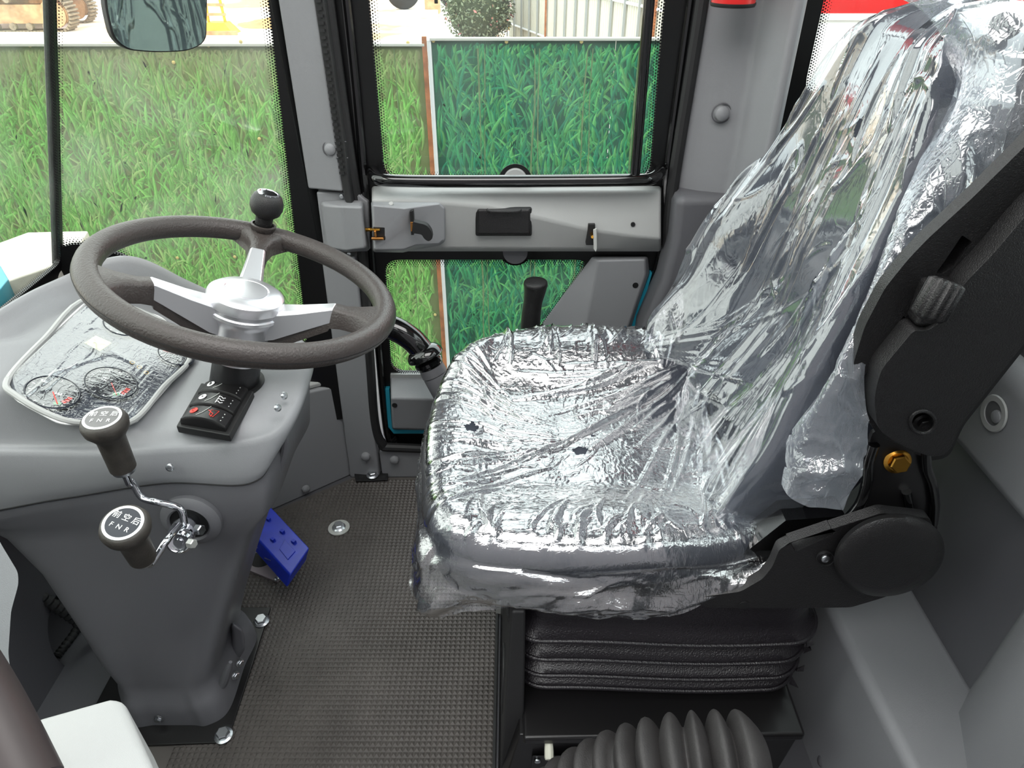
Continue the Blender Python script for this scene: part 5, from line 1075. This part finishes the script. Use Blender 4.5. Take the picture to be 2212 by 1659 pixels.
# corrugated wall
wl = thing('corrugated_wall', (0, 22, GZ), 'tall pale corrugated sheet wall running away beyond the fence', 'wall')
A = V(PZ(1100, 78, GZ)[0], PZ(1100, 78, GZ)[1], GZ); Bp = V(4.2, 9.5, GZ); dW = unit(Bp-A); nW = np.cross(dW, (0, 0, 1)); LW = np.linalg.norm(Bp-A)
WALLM = mat('cream_corrugated_sheet', srgb(190, 188, 176), .5, mottle=.06, mscale=2)
nseg = 22
for i in range(nseg):
    a0, a1 = A+dW*LW*i/nseg, A+dW*LW*(i+1)/nseg; vs_ = []; K_ = 24
    for k in range(K_+1):
        p = a0+(a1-a0)*k/K_+nW*(-.018 if (k % 4) < 2 else .018); vs_ += [p, p+V(0, 0, 4.2)]
    mesh('wall_sheet', vs_, [(2*k, 2*k+1, 2*k+3, 2*k+2) for k in range(K_)], WALLM, wl, sm=False)
    m_ = RUST if i % 9 == 5 else mat('wall_post', srgb(150, 155, 155), .5, .3)
    p = a0-nW*.06 if np.dot(nW, V(0, -1, 0)) < 0 else a0+nW*.06; box('wall_post', p+V(0, 0, 2.1), (.045, .05, 4.2), m_, wl, bev=0)
for hz_ in (.35, 1.5): tube('wall_rail', [A+V(0, -.1, hz_), Bp+V(0, -.1, hz_)], .03, PALE, wl, seg=8)
YEL = mat('weathered_yellow_paint', srgb(222, 165, 50), .6, mottle=.2, mscale=6); TAN = mat('sandy_steel', srgb(188, 150, 112), .8, mottle=.3, mscale=5); TRK = mat('track_steel', srgb(140, 125, 105), .7, mottle=.3, mscale=8)
bar = thing('striped_barrier', PZ(1096, 72, GZ), 'short yellow and black striped barrier at the foot of the pale wall', 'barrier')
for k in range(6): box('stripe', PZ(1096, 72, GZ)+V(-.18+k*.14, -.25*k*.3, .22-.03*k), (.14, .12, .13), YEL if k % 2 == 0 else BLACK, bar, bev=0)
# excavator undercarriage: two tracks
exv = thing('crawler_excavator', PY(60, 58, 24)*V(1, 1, 0)+V(-2, 0, GZ), 'tan crawler excavator, only its two tracks seen through the windscreen', 'excavator')
def track(x1, Yt, L_, H):
    cz = GZ+H/2; x0 = x1-L_; pts = []; r = H/2
    n = 46; per = 2*(L_-H)+PI*H
    def at(s):
        s = s % per; a = L_-H
        if s < a: return V(x0+r+s, 0, r), V(0, 0, 1)
        s -= a
        if s < PI*r: t = s/r; return V(x1-r+r*math.sin(t), 0, r*math.cos(t)), V(math.sin(t), 0, math.cos(t))
        s -= PI*r
        if s < a: return V(x1-r-s, 0, -r), V(0, 0, -1)
        s -= a; t = s/r; return V(x0+r-r*math.sin(t), 0, -r*math.cos(t)), V(-math.sin(t), 0, -math.cos(t))
    vs_ = []; fs_ = []
    for i in range(n*2):
        p, q = at(per*i/(n*2)); p = p+V(0, Yt, cz); u = V(q[2], 0, -q[0]); b = len(vs_); hw = per/n/4*.86
        for e in (-.25, .25):
            for a_, hh in ((-hw, -.03), (hw, -.03), (hw*.5, .05), (-hw*.5, .05)): vs_.append(p+u*a_+q*hh+V(0, e, 0))
        fs_ += [(b, b+1, b+2, b+3), (b+7, b+6, b+5, b+4), (b, b+4, b+5, b+1), (b+1, b+5, b+6, b+2), (b+2, b+6, b+7, b+3), (b+3, b+7, b+4, b)]
    t_ = mesh('track_belt', vs_, fs_, TRK, exv, sm=False); t_['kind'] = 'stuff'
    lp_ = rpoly([(x0+.15, cz-.26), (x1-.12, cz-.26), (x1-.05, cz), (x1-.14, cz+.24), (x0+.15, cz+.24)], .2, 6)
    plate('track_frame', [lp_], lambda u, v, w_: (u, Yt-.2+w_, v), .4, TAN, exv, .01)
    lathe('idler_wheel', [(.01, -.04), (r*.78, -.04), (r*.78, .02), (.01, .05)], (x1-r, Yt-.24, cz), (0, -1, 0), TAN, exv, seg=28)
    for k in range(7): lathe('roller', [(.01, 0), (.10, 0), (.10, .12), (.01, .12)], (x1-.8-k*.5, Yt-.15, GZ+.14), (0, -1, 0), TRK, exv, seg=16)
    lathe('carrier_roller', [(.01, 0), (.09, 0), (.09, .16), (.01, .16)], (x1-1.7, Yt-.15, cz+.38), (0, -1, 0), TRK, exv, seg=16)
xt1 = PY(162, 40, 23.5)[0]; track(xt1, 23.5, 4.2, .95); track(PY(204, 30, 25.5)[0], 25.5, 4.2, .95)
box('machine_body', (xt1-2.2, 24.5, GZ+1.5), (3.4, 2.2, .9), RED, exv, bev=.05); box('slew_base', (xt1-2.2, 24.5, GZ+.8), (1.6, 1.4, .6), TAN, exv, bev=.03)
# yellow frame on the yard
yf = thing('yellow_steel_attachment', PZ(476, 72, GZ), 'yellow steel grab attachment lying on the yard right of the mirror', 'attachment'); yo = PZ(476, 72, GZ)
hexa('wedge_base', [yo+V(-.42, -.3, .0), yo+V(.5, -.3, 0), yo+V(.5, .4, 0), yo+V(-.42, .4, 0)], [yo+V(-.3, -.2, .3), yo+V(.25, -.2, .3), yo+V(.25, .3, .3), yo+V(-.3, .3, .3)], YEL, yf, .01)
for dx in (-.28, .22): tube('upright', [yo+V(dx, 0, .25), yo+V(dx*.8, 0, 1.1)], .045, YEL, yf, seg=8)
for hz_ in (.5, .75, 1.0): box('rung', yo+V(0, 0, hz_), (.55, .1, .07), TAN, yf, bev=0)
box('blade', yo+V(0, -.35, .05), (1.25, .1, .1), TAN, yf, bev=0)
# far wheel loader
wo = PZ(885, 20, GZ); ld = thing('far_wheel_loader', wo, 'far yellow wheel loader, only a tyre and arm seen above the sand', 'loader')
for dx in (0, 1.9): lathe('tyre', [(.15, -.2), (.5, -.2), (.62, -.12), (.62, .12), (.5, .2), (.15, .2)], wo+V(dx-.2, 0, .62), (0, -1, 0), BLACK, ld, seg=28); lathe('wheel_hub', [(.01, .1), (.28, .1), (.28, .21), (.01, .21)], wo+V(dx-.2, 0, .62), (0, -1, 0), YEL, ld, seg=20)
box('loader_body', wo+V(.8, .3, 1.5), (3.2, 1.2, 1.1), YEL, ld, bev=.05)
do = PZ(936, 36, GZ); dg = thing('small_orange_machine', do, 'small orange and white machine left of the bush', 'machine'); box('chassis', do+V(0, 0, .35), (.5, .5, .5), TAN, dg, bev=.03); box('arm', do+V(.15, -.1, .9), (.16, .3, 1.0), YEL, dg, bev=.02); box('bucket', do+V(-.1, -.3, .12), (.6, .3, .24), PALE, dg, bev=.02)
# red and white vehicle seen past the rear pillar
rv = PD(1800, 60, 6); tk = thing('red_white_container', (rv[0]+1.2, rv[1]+.5, GZ), 'red over white container seen at the top beside the backrest', 'container')
zc = PY(1800, 36, rv[1])[2]
box('white_side', (rv[0]+1.2, rv[1]+.5, (zc+GZ)/2), (5, 1, zc-GZ), WHITEP, tk, bev=.02); box('red_side', (rv[0]+1.2, rv[1]+.5, zc+.9), (5, 1, 1.8), RED, tk, bev=.02)
box('belt_line', (rv[0]+1.2, rv[1]-.01, zc), (5, .03, .05), PALE, tk, bev=0)
# pale fender of the machine just outside the windscreen
zf = .70; pf_ = [PZ(x, y, zf) for x, y in [(-160, 640), (-60, 545), (60, 501), (190, 498), (160, 545), (120, 572), (0, 612)]]
fd = tag(hexa('machine_fender', pf_, [q-V(0, 0, .12) for q in pf_], HOODW, None, .004, base=pf_[2]), 'pale flat fender of the machine outside the windscreen corner', 'fender')
tf = [PZ(x, y, zf+.002) for x, y in [(-60, 560), (0, 572), (18, 603), (0, 625), (-60, 690)]]; hexa('teal_patch', tf, [q-V(0, 0, .1) for q in tf], TEAL, fd, .002)
